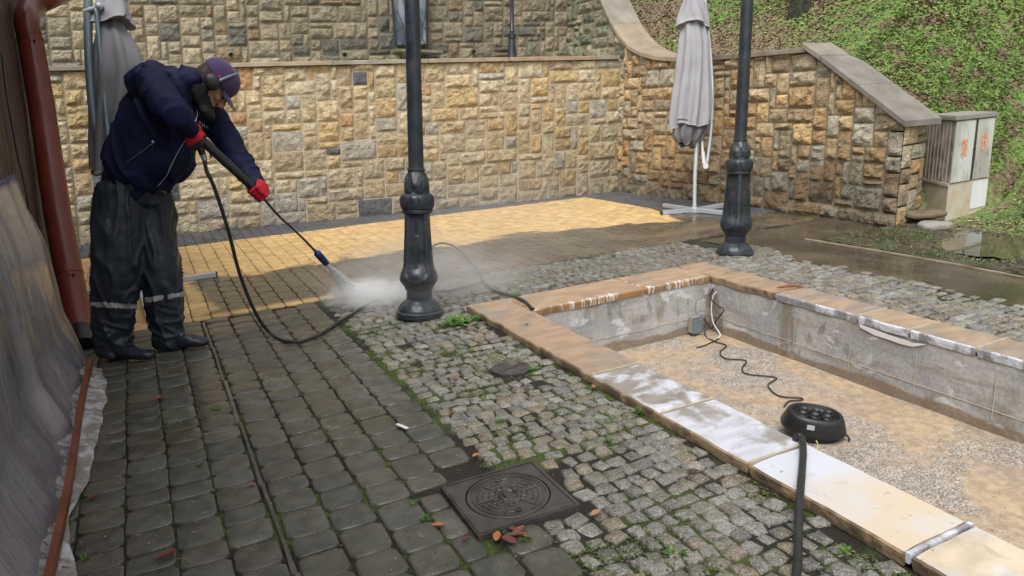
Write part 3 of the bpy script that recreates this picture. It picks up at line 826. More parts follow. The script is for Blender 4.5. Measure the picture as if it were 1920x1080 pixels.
# front retaining wall
pf = Path([(-7.2, 5.35), (-5.0, 5.10), (-2.6, 4.88), (-1.54, 4.86), (.28, 4.53), (1.4, 4.36), (2.76, 4.17), (4.12, 4.07)])
topf = lambda s: interp([(0, 1.90), (3, 1.87), (7.0, 1.825), (11.4, 1.765)], s)
W1 = tag(empty('retaining_wall', (-1.5, 4.85, 0)), 'long pale sandstone wall behind the worker, with a flat coping along its top', 'wall')
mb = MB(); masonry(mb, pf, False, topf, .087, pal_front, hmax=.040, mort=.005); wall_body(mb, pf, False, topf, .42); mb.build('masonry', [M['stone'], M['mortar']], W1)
mb = MB(); coping_run(mb, pf, False, topf, .42, .055, .045, 1.1, 0, pf.S - .1, COPC); mb.build('coping', M['coping'], W1, auto=30)
# terrace between the walls
mb = MB(); vs = []
for s in (0, 3, 7, pf.S): b, d = pf.at(s); vs += [b + VV((0, .30, 0)) + UP * (topf(s) - .03), VV((b.x + .2, 6.0, 0)) + UP * (topf(s) + .05)]
mb.add(vs, [(0, 2, 3, 1), (2, 4, 5, 3), (4, 6, 7, 5)]); tag(mb.build('terrace', M['concrete']), kind='structure')
# upper wall on the terrace
pu = Path([(-7.4, 5.78), (4.5, 5.42)])
W2 = tag(empty('terrace_wall', (-1.5, 5.6, 1.9)), 'tall grey-green sandstone wall standing on the terrace above the coping', 'wall')
mb = MB(); topu = lambda s: 4.3
masonry(mb, pu, False, topu, .076, pal_upper, t0=1.78, hmax=.045); wall_body(mb, pu, False, topu, .4); mb.build('masonry', [M['stone'], M['mortar2']], W2)
for px, py in ((432, 103), (645, 103), (886, 97)):
    p = PY(px, py, 5.55); mb = MB(); prof = [(-.01, .026), (.004, .026), (.004, .021), (-.0, .02)]
    mb.lathe(p - VV((0, .02, 0)), [(0, .027), (.03, .027), (.032, .021), (.012, .020), (.011, .001)], 14, up=VV((0, -1, 0)), mi=0); mb.build('weep_hole', M['soil'], W2)
# right wall with swept and sloping copings, running on behind the front wall
pr_ = Path([(4.27, -.02), (4.33, .87), (4.23, 2.2), (4.16, 2.75), (4.08, 3.5), (4.08, 4.07), (4.05, 6.0)])
def yprof(y): return interp([(-.1, .90), (.03, .955), (1.12, 1.625), (2.6, 1.635), (2.9, 1.655), (3.3, 1.70), (3.6, 1.78), (3.85, 1.88), (4.1, 2.06), (4.3, 2.26), (4.5, 2.52), (4.75, 2.95), (5.0, 3.4), (6.2, 4.6)], y)
def topr(s): b, d = pr_.at(s); return yprof(b.y)
W3 = tag(empty('side_wall', (4.27, 1.5, 0)), 'brown sandstone wall on the right, its coping sweeping up at the back and sloping down at the front', 'wall')
mb = MB()
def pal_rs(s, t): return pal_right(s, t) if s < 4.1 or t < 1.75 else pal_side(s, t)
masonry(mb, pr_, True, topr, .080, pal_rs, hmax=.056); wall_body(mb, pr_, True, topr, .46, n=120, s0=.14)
pe = Path([(4.262, -.03), (4.70, .055)]); pend = lambda s: .93 + .02 * s
masonry(mb, pe, False, pend, .075, lambda s, t: tuple(q * 1.15 for q in pal_right(0, max(t, .5))), hmax=.03)
mb.build('masonry', [M['stone'], M['mortar2']], W3)
mb = MB(); sy = lambda y: next(s for s in [i * .01 for i in range(700)] if pr_.at(s)[0].y >= y)
coping_run(mb, pr_, True, topr, .50, .06, .05, .9, sy(1.15) - .02, sy(2.9), [(.20, .175, .13), (.235, .20, .15)], lift=.0)
coping_run(mb, pr_, True, topr, .50, .06, .05, .7, sy(2.9), pr_.S - .3, [(.30, .26, .20), (.34, .27, .19), (.29, .26, .21)])
mb.build('coping', M['coping'], W3, auto=30)
mb = MB(); coping_run(mb, pr_, True, lambda s: .955 + (pr_.at(s)[0].y - .03) * .6147, .46, .07, .052, .55, -.06, sy(1.16), [(.20, .185, .155), (.225, .205, .165)], lift=.012)
mb.build('sloping_coping', M['coping'], W3, auto=30)
# window of the terrace wall
def wp(px, py): return PY(px, py, 5.47)
win = tag(empty('window', wp(770, 88)), 'narrow grey window with black iron scrollwork in the upper wall behind the near lamp post', 'window')
a, b, c_, d_ = wp(742, 86), wp(800, 84), wp(799, -60), wp(730, -60)
mb = MB(); mb.add([a, b, c_, d_], [(0, 1, 2, 3)]); off = VV((0, -.02, 0)); mb.add([q + VV((0, .05, 0)) for q in (a, b, c_, d_)], [(3, 2, 1, 0)])
mb.build('pane', M['pane'], win)
mb = MB()
for q, r in ((a, b), (b, c_), (a, d_)): mb.tube([q + off, r + off], .014, 6)
mb.build('frame', M['iron'], win)
mb = MB(); off = VV((0, -.05, 0))
for L in ([(742, 20), (757, 60), (752, 88)], [(742, 60), (770, 30), (776, -30)], [(800, 60), (786, 40), (782, -10)], [(798, 20), (788, 62), (795, 84)], [(765, 88), (768, 40), (752, 0)]):
    mb.tube([q + off for q in catmull([wp(*k) for k in L], 6)], .006, 6)
mb.build('scrollwork', M['iron'], win)
mb = MB(); p = wp(736, 96); q = wp(824, 99); mb.box(p + VV((0, -.13, -.01)), q - p, VV((0, .16, 0)), VV((0, 0, .035))); mb.build('sill', M['mortar2'], win)
# terrace lamp post (small, slim)
p = PY(960, 110, 5.0); mb = MB()
T1 = tag(empty('lamp_post', p), 'slim grey lamp post standing on the terrace above the long wall', 'lamp post', 'cast iron lamp posts')
mb.lathe(p, [(0, .068), (.02, .066), (.04, .060), (.22, .045), (.26, .040), (.262, .05), (.29, .05), (.292, .036), (.33, .032), (.36, .036), (.37, .028), (.7, .024), (1.9, .02)], 24)
mb.build('pole', M['iron'], T1, smooth=True, auto=40)

# ================================================================= LAMP POSTS (near pair)
def post_profile():
    P = [(0, .150), (.004, .152), (.030, .152), (.036, .146), (.040, .140), (.046, .140), (.052, .136), (.075, .118), (.095, .098), (.104, .092), (.108, .086), (.112, .081), (.150, .080), (.165, .080), (.170, .086), (.182, .090),
         (.20, .100), (.225, .118), (.245, .125), (.26, .126), (.28, .122), (.31, .113), (.34, .106), (.40, .102), (.48, .097), (.56, .092), (.62, .089), (.652, .088), (.656, .095), (.672, .096), (.678, .092), (.682, .100), (.70, .107), (.725, .109), (.75, .106), (.765, .098), (.772, .086), (.776, .078),
         (.785, .078), (.80, .080), (.83, .079), (.86, .071), (.885, .060), (.905, .052), (.912, .050), (.914, .056), (.924, .056), (.926, .049), (.935, .048)]
    out = []
    for (h0, r0), (h1, r1) in zip(P, P[1:]):
        n = max(1, int((h1 - h0) / .008))
        for k in range(n): out.append((lerp(h0, h1, k / n), lerp(r0, r1, k / n)))
    out.append(P[-1]); return out
def post_mod(rot):
    def f(h, th, r):
        a = (th + rot) % (math.pi / 2) - math.pi / 4; u = a / (math.pi / 4)             # -1..1 across one of four petals
        if .20 < h < .65:
            sq = min(r * 1.04, r * .80 / math.cos(a)); r1 = lerp(r, sq, .75 * sstep(.26, .36, h))
            lo = .232 + .085 * abs(u) ** 2.4; ins = sstep(lo - .003, lo + .007, h) * (1 - sstep(.74, .80, abs(u)))
            q = sstep(.26, .22, abs(u)) if (.325 + .30 * u * u < h < .52) else 0
            g_ = .006 if (abs(u) < .05 and .42 < h < .60) else 0
            return r1 - .009 * ins + .005 * q - g_
        if .685 < h < .76: return r * (1 - .05 * abs(((th + rot) % (math.pi / 6)) / (math.pi / 12) - 1) ** 3)
        if .78 < h < .905: return r + .006 * noise.noise(VV((math.cos(th + rot) * 3.2, math.sin(th + rot) * 3.2, h * 28))) + .003 * math.sin(6 * (th + rot) + 50 * (h - .78))
        if .052 < h < .10: return r + .006 * abs(math.sin(6 * (th + rot) + 20 * h)) * math.sin((h - .052) / .048 * math.pi)
        return r
    return f
def lamp_post(px, py, rot, label, top=3.3, sc_=1.0, leans=0.0):
    b = G(px, py); root = tag(empty('lamp_post', b), label, 'lamp post', 'cast iron lamp posts')
    up = (UP + CR * leans).normalized()
    mb = MB(); mb.lathe(b, [(h * sc_, r * sc_) for h, r in post_profile()], 112, up=up, mod=lambda h, th, r: post_mod(rot)(h / sc_, th, r / sc_) * sc_)
    mb.build('pedestal', M['iron'], root, smooth=True, auto=38)
    mb = MB(); pr2 = [(.93 * sc_, .0475 * sc_), (1.3, .0465), (1.8, .045), (2.4, .042), (3.0, .040)]
    mb.lathe(b, pr2, 64, up=up, mod=lambda h, th, r: r * (1 - .03 * (math.cos(8 * (th + rot)) > .8))); mb.build('shaft', M['iron'], root, smooth=True, auto=35)
    mb = MB(); mb.lathe(b, [(3.0, .05), (3.03, .06), (3.06, .05), (3.08, .12), (3.10, .13), (3.40, .19), (3.42, .20), (3.55, .08), (3.62, .03), (3.70, .01)], 24, up=up)
    mb.build('lantern', M['iron'], root, smooth=True, auto=35)
    return root
lamp_post(787, 591, -.30, 'dark iron lamp post nearest the camera, in front of the spray of water', leans=.0)
lamp_post(1377, 479, .62, 'dark iron lamp post at the far right corner of the sunken basin', leans=-.005, sc_=.99)
# ================================================================= BASIN
BAS = tag(empty('basin', (XI0, YI, 0)), 'empty sunken rectangular fountain basin with a flagstone rim and concrete sides', 'basin')
def slab(name, x0, x1, y0, y1, mat, edge, label=None, th=.048, z=ZB, tilt=0.0, inner=None):
    mb = MB(); g_ = .0035; x0 += g_; x1 -= g_; y0 += g_; y1 -= g_
    nx = max(4, int((x1 - x0) / .05)); ny = max(4, int((y1 - y0) / .05)); sd_ = ru(0, 99)
    def jit(x, y, e):
        return VV((x, y, 0)) + (VV((.008 * N3(y * 9, sd_) + .004 * N3(y * 35, sd_), .006 * N3(x * 9, sd_ + 5), 0)) if e else VV((0, 0, 0)))
    vs = []; fs = []; lay = []
    def pt(i, j, zz, sh=1.0):
        x = lerp(x0, x1, i / nx); y = lerp(y0, y1, j / ny); e = i in (0, nx) or j in (0, ny)
        p = jit(x, y, e); cx, cy = (x0 + x1) / 2, (y0 + y1) / 2
        if e and sh: p += VV(((1 if i == 0 else -1 if i == nx else 0) * .006, (1 if j == 0 else -1 if j == ny else 0) * .006, 0)) * sh
        p.z = zz + .0022 * N3(x * 6, y * 6, sd_); return p
    for j in range(ny + 1):
        for i in range(nx + 1): vs.append(pt(i, j, z - (.002 if i in (0, nx) or j in (0, ny) else 0)))
    for j in range(ny):
        for i in range(nx): a = j * (nx + 1) + i; fs.append((a, a + 1, a + nx + 2, a + nx + 1))
    mb.add(vs, fs)
    ring = [(i, 0) for i in range(nx)] + [(nx, j) for j in range(ny)] + [(i, ny) for i in range(nx, 0, -1)] + [(0, j) for j in range(ny, 0, -1)]
    L = [[pt(i, j, z - .002) for i, j in ring], [pt(i, j, z - .008, 0) for i, j in ring],
         [pt(i, j, z - th * .55, 0) + VV((.006 * N3(i * .9, j * .9, 3), .006 * N3(i * .9, j * .9, 8), 0)) for i, j in ring], [pt(i, j, z - th, .8) for i, j in ring]]
    n = len(ring); vs = [q for r in L for q in r]; fs = []
    for r in range(3):
        for k in range(n): fs.append((r * n + k, (r + 1) * n + k, (r + 1) * n + (k + 1) % n, r * n + (k + 1) % n))
    fs.append(tuple(3 * n + k for k in range(n - 1, -1, -1)))
    mb.add(vs, fs, None, 1); o = mb.build('coping_slab', [mat, edge], BAS, smooth=True, auto=35)
    if label: tag(o, label)
sc9 = .969
yl = [BY0, BY0 - 1.512 * sc9, BY0 - 2.04 * sc9, BY0 - 2.545 * sc9, BY0 - 3.155 * sc9, BY0 - 3.9, BYE]
mats = ['slab_brown', 'slab_grey', 'slab_grey', 'slab_cream', 'slab_cream', 'slab_cream']
slab('a', BX0, XI0, yl[1], yl[0], M['slab_brown'], M['edge'], 'brown stained slab at the back left corner')
slab('a', BX0, XI0, yl[2], yl[1], M['slab_grey'], M['edge'], 'grey slab with white lime blotches')
slab('a', BX0, XI0, yl[3], yl[2], M['slab_white'], M['edge'], 'white limed slab beside the black float')
slab('a', BX0, XI0, yl[4], yl[3], M['slab_veil'], M['edge'], 'bright cleaned cream slab')
slab('a', BX0, XI0, yl[5], yl[4] - .012, M['slab_cream'], M['edge'])
slab('a', BX0, XI0, yl[6], yl[5], M['slab_cream'], M['edge'])
mb = MB(); mb.box((BX0 + .004, yl[4] - .012, ZB - .03), (XI0 - BX0 - .008, 0, 0), (0, .014, 0), (0, 0, .0312)); mb.build('joint_mortar', M['lime'], BAS)
xm = lerp(XI0, BX1, .52)
slab('a', XI0, xm, YI, BY0 - .002, M['drip_top'], M['drip_edge']); slab('a', xm, XI1 + .0, YI, BY0 - .002, M['drip_top'], M['drip_edge']); slab('a', XI1, BX1, YI + .0, BY0, M['slab_orange'], M['edge'])
yr = [YI, BY0 - .98 * sc9, BY0 - 1.60 * sc9, BY0 - 1.922 * sc9, BY0 - 2.277 * sc9, BY0 - 2.66, BY0 - 3.1, BYE]
for i in range(7): slab('a', XI1, BX1 + .01, yr[i + 1], yr[i], M['slab_orange'] if i == 0 else M['slab_brown'] if i == 1 else M['slab_cool'], M['edge'] if i == 0 else M['lime'])
# pale joint lines on the right rim and white lime runs on the rear edge
mb = MB()
for y in yr[2:6]: mb = MB(); mb.box((XI1 + .004, y - .0032, ZB - .02), (BX1 - XI1, 0, 0), (0, .0064, 0), (0, 0, .0225)); mb.build('joint_mortar', M['mortar'], BAS)
for y in yl[1:4]: mb = MB(); mb.box((BX0 + .01, y - .0032, ZB - .02), (XI0 - BX0 - .015, 0, 0), (0, .0064, 0), (0, 0, .0225)); mb.build('joint_mortar', M['mortar'], BAS)
# inner walls: blocks with faint joints
def inner_wall(p0, p1, inward):
    p0, p1 = VV(p0), VV(p1); L = (p1 - p0).length; n = int(L / .06); m = 9; vs = []; fs = []; d = (p1 - p0) / L
    zt = ZB - .046
    for j in range(m + 1):
        for i in range(n + 1):
            p = p0 + d * (L * i / n); p.z = lerp(FLZ - .03, zt, j / m); k = .004 * N3(i * .4, j * .5, L) ; vs.append(p + VV(inward) * k)
    for j in range(m):
        for i in range(n): a = j * (n + 1) + i; fs.append((a, a + 1, a + n + 2, a + n + 1))
    mb = MB(); mb.add(vs, fs); out = VV(inward) * -.12
    mb.box(p0 + out * 1.0 + VV((0, 0, FLZ - .03)), (p1 - p0), out * -.9, VV((0, 0, zt - FLZ + .03)))
    w = mb.build('basin_wall', M['bwall'], BAS, smooth=True, auto=40)
    mb = MB(); x = .36
    while x < L:
        q = p0 + d * x + VV(inward) * .0045; mb.tube([VV((q.x, q.y, FLZ + .07)), VV((q.x, q.y, ZB - .12))], .0022, 4); x += .40
    q0, q1 = p0 + VV(inward) * .004, p1 + VV(inward) * .004
    mb.tube([VV((lerp(q0.x, q1.x, k / 30), lerp(q0.y, q1.y, k / 30), FLZ + .115 + .002 * N3(k * .8, 0))) for k in range(31)], .0018, 4)
    mb.build('wall_joints', M['mortar'], BAS)
R_ = .016
inner_wall((XI0 - R_, YI + R_, 0), (XI1 + R_, YI + R_, 0), (0, -1, 0))
inner_wall((XI1 + R_, YI + R_, 0), (XI1 + R_, BYE, 0), (-1, 0, 0))
inner_wall((XI0 - R_, BYE, 0), (XI0 - R_, YI + R_, 0), (1, 0, 0))
mb = MB(); vs = []; fs = []; NX, NY = 40, 110
for j in range(NY + 1):
    for i in range(NX + 1):
        x = lerp(XI0 - .05, XI1 + .05, i / NX); y = lerp(YI + .05, BYE, j / NY); vs.append((x, y, FLZ + .006 * fbm(x * 4, y * 4)))
for j in range(NY):
    for i in range(NX): a = j * (NX + 1) + i; fs.append((a, a + NX + 1, a + NX + 2, a + 1))
mb.add(vs, fs); mb.build('basin_floor', M['bfloor'], BAS, smooth=True)
def PXw(x, y): return PX(x, y, XI1 + R_ - .006)
def PYw(x, y): return PY(x, y, YI + R_ - .006)
mb = MB()                                           # broken white mortar streak under the right rim
top_ = [(1612, 608), (1640, 618), (1668, 628), (1692, 636), (1712, 643), (1735, 645)]; bot_ = [(1614, 614), (1640, 628), (1668, 637), (1690, 645), (1712, 650), (1735, 646)]
vs = [PXw(*q) for q in top_] + [PXw(*q) for q in bot_]; vs += [v + VV((-.004, 0, 0)) for v in vs]
mb.add(vs, [(i, i + 1, i + 7, i + 6) for i in range(5)] + [(12 + i, 18 + i, 19 + i, 13 + i) for i in range(5)] + [(i, 12 + i, 13 + i, i + 1) for i in range(5)] + [(6 + i, 7 + i, 19 + i, 18 + i) for i in range(5)])
mb.build('mortar_streak', M['white_pl'], BAS)
for px, py in ((1337, 541), (1345, 546), (1355, 549)):
    mb = MB(); mb.lathe(PXw(px, py) + VV((.004, 0, 0)), [(0, .010), (.008, .010), (.0085, .0075), (.003, .007), (.0028, .0005)], 12, up=VV((-1, 0, 0))); mb.build('cable_hole', M['soil'], BAS)
# small junction box in the corner
jb = PYw(1297, 606); JB = tag(empty('junction_box', jb), 'small grey metal box fixed low in the far corner of the basin', 'box')
mb = MB(); ax = VV((1, 0, 0)); up_ = VV((.10, 0, .99)); o = jb - ax * .035 - up_ * .055 + VV((0, -.055, 0)); mb.box(o, ax * .07, VV((0, .05, 0)), up_ * .11); mb.build('housing', M['concrete'], JB)
mb = MB(); mb.box(o + VV((-.004, -.006, -.004)), ax * .078, VV((0, .008, 0)), up_ * .118); mb.build('lid', M['alu_dark'], JB)
mb = MB()
for a_, b_ in ((.01, .015), (.055, .015), (.01, .095), (.055, .095)): mb = MB(); mb.ball(o + ax * a_ + up_ * b_ + VV((0, -.008, 0)), .005, 8, 6); mb.build('screw', M['steel'], JB)
mb = MB(); p = PYw(1313, 580); mb.box(p + VV((-.04, -.012, -.07)), (.075, 0, 0), (0, .01, 0), (0, 0, .14))
tag(mb.build('wall_plate', M['bwall'], origin=p), 'pale square plate fixed on the back wall of the basin above the small box', 'plate')
# cables in the basin
FZ = FLZ + .008
def GF(x, y): return G(x, y, FZ)
P_ = [PXw(1337, 541), PXw(1336, 556) + VV((-.02, 0, 0)), PXw(1350, 570) + VV((-.03, 0, 0)), PXw(1363, 580) + VV((-.03, 0, 0)), PXw(1350, 598) + VV((-.03, 0, 0)), PXw(1338, 615) + VV((-.02, 0, 0)), PXw(1332, 600) + VV((-.04, 0, 0)), PXw(1326, 585) + VV((-.05, 0, 0)), PXw(1333, 590) + VV((-.05, 0, 0)), GF(1322, 628), GF(1340, 640), GF(1362, 648), GF(1350, 660), GF(1360, 672), GF(1398, 676), GF(1392, 690), GF(1400, 701), GF(1455, 708), GF(1440, 722), GF(1460, 742), GF(1500, 746), GF(1503, 750), GF(1480, 752), PD(1470, 762, depth(GF(1475, 762)))]
mb = MB(); mb.tube(catmull(P_, 6), .0045, 7); tag(mb.build('cable', M['dark_wire'], smooth=True), 'thin dark cable snaking over the basin floor to the black float', 'cable')
mb = MB(); mb.tube(catmull([PXw(1345, 547) + VV((-.005, 0, 0)), PXw(1341, 555) + VV((-.02, 0, 0)), PXw(1340, 580) + VV((-.03, 0, 0)), PXw(1344, 605) + VV((-.03, 0, 0)), GF(1350, 626), GF(1347, 634)], 6), .0045, 7)
tag(mb.build('cable', M['white_wire'], smooth=True), 'white cable hanging from a hole in the basin wall', 'cable')
mb = MB(); mb.tube(catmull([GF(1306, 652), GF(1320, 648), GF(1338, 640), GF(1349, 634)], 5), .004, 6)
tag(mb.build('cable', M['dark_wire'], smooth=True), 'short dark cable end lying on the floor in the far corner of the basin', 'cable')
# black floating fountain with nozzles
fc = G(1520, 815, FZ); FL = tag(empty('float', fc), 'black oval fountain float with six nozzle cups lying on the basin floor', 'fountain float')
fr = VV((CR.x, CR.y, 0)).normalized(); ff = VV((-fr.y, fr.x, 0)); tl = VV((0, 0, 1)); fr2 = (fr + ff * -.22).normalized(); ff2 = VV((-fr2.y, fr2.x, 0))
fup = (VV((0, 0, 1)) + fr2 * .13 - ff2 * .10).normalized(); fr2 = (fr2 - fup * fr2.dot(fup)).normalized(); ff2 = fup.cross(fr2)
def oval(mb, prof, n=56, cx=0, cy=0, base=0, **k):
    vs = []; fs = []
    for h, a, b in prof:
        for q in range(n):
            th = 2 * math.pi * q / n; ct, st = math.cos(th), math.sin(th); e = .85
            vs.append(fc + fup * (h + base) + fr2 * (a * math.copysign(abs(ct) ** e, ct) + cx) + ff2 * (b * math.copysign(abs(st) ** e, st) + cy))
    for i in range(len(prof) - 1):
        for q in range(n): q2 = (q + 1) % n; fs.append((i * n + q, i * n + q2, (i + 1) * n + q2, (i + 1) * n + q))
    fs.append(tuple(range(n - 1, -1, -1))); fs.append(tuple((len(prof) - 1) * n + q for q in range(n))); mb.add(vs, fs, **k)
S_ = .145 / .16
mb = MB(); oval(mb, [(.0, .118, .080), (.004, .125, .086), (.038, .132, .092), (.042, .146, .104), (.048, .151, .108), (.056, .152, .109), (.110, .132, .094), (.122, .126, .088), (.128, .118, .081), (.128, .108, .073), (.120, .103, .068), (.108, .098, .064), (.104, .09, .058)])
mb.build('housing', M['black_pl'], FL, smooth=True, auto=45)
for i in range(3):
    for j in range(2):
        mb = MB(); cx, cy = -.058 + i * .056 + (.008 if j else -.006), (.022 if j else -.024)
        def cup(h, r): return (h, r, r)
        oval(mb, [cup(0, .022), cup(.006, .025), (.016, .025, .025), (.019, .022, .022), (.014, .016, .016), (.004, .013, .013)], 20, cx, cy, .104); mb.build('nozzle_cup', M['black_pl'], FL, smooth=True, auto=40)
mb = MB(); s0 = fc + fup * .085 - ff2 * .1035 - fr2 * .052; mb.box(s0, fr2 * .034, fup * .022 + ff2 * .006, -ff2 * .002); mb.build('label_plate', M['alu'], FL)
mb = MB(); s0 = fc + fup * .062 - ff2 * .1085 + fr2 * .022; mb.add([s0, s0 + fr2 * .018, s0 + fr2 * .011 + fup * .030 + ff2 * .006, s0 + fr2 * .007 + fup * .030 + ff2 * .006] , [(0, 1, 2, 3)]); mb.add([s0 + ff2 * .01, s0 + fr2 * .018 + ff2 * .01, s0 + fr2 * .009 + fup * .030 + ff2 * .012], [(2, 1, 0)])
mb.build('vent', M['palm'], FL)
mb = MB(); mb.tube(catmull([fc + fr2 * .14 + fup * .05 - ff2 * .03, fc + fr2 * .162 + fup * .035 - ff2 * .035, fc + fr2 * .158 + fup * .012 - ff2 * .05, fc + fr2 * .12 + fup * .004 - ff2 * .06], 6), .0045, 6); mb.build('cord', M['black_pl'], FL, smooth=True)
# thick hose over the rim
def depth_of(x, y, z): return G(x, y, z)
hz = ZB + .016
P_ = [G(1478, 842, FZ + .012), G(1488, 830, ZB - .05), G(1496, 818, hz), G(1503, 822, hz), G(1506, 845, hz), G(1504, 880, hz), G(1502, 905, hz), G(1500, 930, hz - .0), G(1498, 960, .045), G(1497, 1000, .025), G(1496, 1040, .018), G(1493, 1080, .018), G(1488, 1140, .018)]
mb = MB(); mb.tube(catmull(P_, 6), .0125, 14); tag(mb.build('hose', M['rubber'], smooth=True), 'thick black hose laid over the white rim of the basin', 'hose')
mb = MB(); mb.tube(catmull([G(1530, 826, FZ + .03), G(1533, 832, FZ + .02), G(1532, 842, FZ + .02)], 4), .002, 6); 
M['yellow_wire'] = mk('yellow_green_wire', (.55, .65, .1), rough=.5, bump=0)
tag(mb.build('wire', M['yellow_wire']), 'short yellow-green wire end below the black float', 'wire')

# ================================================================= MANHOLE COVERS
c0, c1, c2, c3 = [G(*q, .012) for q in ((823, 911), (1000, 863), (1086, 945), (900, 1006))]
mc = (c0 + c1 + c2 + c3) / 4; mx = ((c1 - c0) + (c2 - c3)).normalized(); my = VV((-mx.y, mx.x, 0)); mh = ((c1 - c0).length + (c2 - c3).length) / 4; mv = ((c3 - c0).length + (c2 - c1).length) / 4
MH = tag(empty('manhole_cover', VV((mc.x, mc.y, 0))), 'large square cast iron manhole cover with a round patterned lid, beside dead leaves', 'manhole cover')
mb = MB()
def rr(h, z): return [mc + mx * (sx * h) + my * (sy * h * mv / mh) + VV((0, 0, z)) for sx, sy in ((-1, -1), (1, -1), (1, 1), (-1, 1))]
n = 64; ci = mc
R1 = .84 * mv
ringp = [mc + mx * (R1 * math.cos(2 * math.pi * k / n)) + my * (R1 * math.sin(2 * math.pi * k / n)) for k in range(n)]
sq = []
for k in range(n):
    th = 2 * math.pi * k / n; cx, sy = math.cos(th), math.sin(th); q = 1 / max(abs(cx), abs(sy)); sq.append(mc + mx * (mh * q * cx) + my * (mv * q * sy))
vs = ringp + [p * 1.0 for p in sq] + [p - VV((0, 0, .05)) for p in sq] + [p - VV((0, 0, .012)) for p in ringp]; fs = []
for k in range(n):
    k2 = (k + 1) % n; fs += [(k, n + k, n + k2, k2), (n + k, 2 * n + k, 2 * n + k2, n + k2), (k, k2, 3 * n + k2, 3 * n + k)]
mb.add(vs, fs)
for sx in (-1, 1):
    mb.box(mc + mx * (sx * (mh - .010) - .004) - my * (mv - .006) , mx * .008, my * (2 * mv - .012), VV((0, 0, .004)))
    mb.box(mc + my * (sx * (mv - .010) - .004) - mx * (mh - .018), mx * (2 * mh - .036), my * .008, VV((0, 0, .004)))
mb.build('frame', M['iron_wet'], MH)
mb = MB(); Rl = R1 - .005
prof = [(-.02, Rl), (-.001, Rl), (.001, Rl - .002), (.001, Rl - .010), (-.002, Rl - .011), (-.002, Rl - .017), (.001, Rl - .018), (.001, Rl - .021), (-.002, Rl - .022), (-.002, .001)]
mb.lathe(mc, prof, 72, up=VV((0, 0, 1)))
def arc(r, a0, a1, w=.0028, z=-.002, hh=.004, c=None):
    c = c or mc; P = [c + mx * (r * math.cos(RA(lerp(a0, a1, k / 10)))) + my * (r * math.sin(RA(lerp(a0, a1, k / 10)))) + VV((0, 0, z)) for k in range(11)]; mb.tube(P, (hh, w), 5, ref=(0, 0, 1))
for k in range(6):
    a = 60 * k + 8; arc(Rl - .036, a, a + 44); arc(Rl - .054, a + 5, a + 39)
    d = mx * math.cos(RA(a + 52)) + my * math.sin(RA(a + 52)); mb.tube([mc + d * .05, mc + d * (Rl - .03)], (.003, .004), 5, ref=(0, 0, 1))
    for dd in (12, 30): arc(.012, 0, 360, c=mc + (mx * math.cos(RA(a + dd)) + my * math.sin(RA(a + dd))) * (Rl - .085))
arc(.034, 0, 360); arc(.022, 100, 260, c=mc - mx * .008); arc(.022, -80, 80, c=mc + mx * .008)
mb.tube([mc - mx * .012 - my * .03, mc - mx * .012 + my * .03], (.004, .003), 5, ref=(0, 0, 1))
mb.build('lid', M['iron_wet'], MH)
mb = MB()
for sg in (-1, 1): mb = MB(); mb.lathe(mc + my * (sg * .10) + mx * .01 * sg, [(.0, .012), (.005, .012), (.005, .008), (.001, .007)], 14, up=VV((0, 0, 1))); mb.build('lifting_eye', M['iron_wet'], MH)
M2 = tag(empty('manhole_cover', mh2c), 'small round iron valve cover set in the mossy cobbles', 'manhole cover')
mb = MB(); mb.lathe(mh2c, [(-.03, .098), (.004, .098), (.006, .094), (.006, .086), (.003, .084), (.003, .001)], 40, up=VV((0, 0, 1))); mb.build('frame', M['iron_wet'], M2, auto=40)
mb = MB(); _mc = mc; mc = mh2c + VV((0, 0, .004)); arc(.070, 0, 360); arc(.045, 0, 150); arc(.045, 180, 330); mb.tube([mc - mx * .03, mc + mx * .03], (.003, .004), 5, ref=(0, 0, 1)); mb.build('lid_pattern', M['iron_wet'], M2); mc = _mc

# ================================================================= CABINET AND SLAB
cm = G(1771, 417); cl_ = G(1722, 400); cr_ = G(1845, 396)
ex = (cr_ - cm); ex.z = 0; exn = ex.normalized(); ey = VV((-exn.y, exn.x, 0))
cw_ = .60; dp = .42
cm = G(1771, 417); cw_ = (G(1845, 384) - cm).length * 1.0
ez = UP
def top_of(b, ytop):
    lo, hi = 0, 3
    for _ in range(40):
        m_ = (lo + hi) / 2
        if scr(b + UP * m_)[1] > ytop: lo = m_
        else: hi = m_
    return lo
er = G(1846, 400) - cm; el = G(1722, 400) - cm
hC = top_of(cm, 219); exn = er.normalized(); cw_ = er.length; dp = el.length; ey = el.normalized()
CAB = tag(empty('utility_cabinet', cm), 'weathered pale concrete electrical cabinet with two orange stickers beside the end of the stone wall', 'cabinet')
def cp(u, v, t, off=0): return cm + exn * (u * cw_) + ey * (v * dp) + UP * t - (ey * off)
def cbox(mb, u0, u1, v0, v1, t0, t1, ou=0, col=None, mi=0):
    p = [cm + exn * (u * cw_) + ey * (v * dp) + UP * t for t in (t0, t1) for u, v in ((u0, v0), (u1, v0), (u1, v1), (u0, v1))]
    mb.add(p, [(0, 3, 2, 1), (4, 5, 6, 7), (0, 1, 5, 4), (1, 2, 6, 5), (2, 3, 7, 6), (3, 0, 4, 7)], col, mi)
tp = hC * .36
mb = MB(); cbox(mb, 0, 1, 0, 1, -.1, tp); mb.build('plinth', M['cab_low'], CAB)
mb = MB(); cbox(mb, .006, .994, .006, 1, tp, hC - .03); mb.build('body', M['cab_side'], CAB)
for u0, u1 in ((.02, .49), (.55, .97)):
    mb = MB(); cbox(mb, u0, u1, -.025, .02, tp + .015, hC - .045); d_ = mb.build('door', M['cab'], CAB)
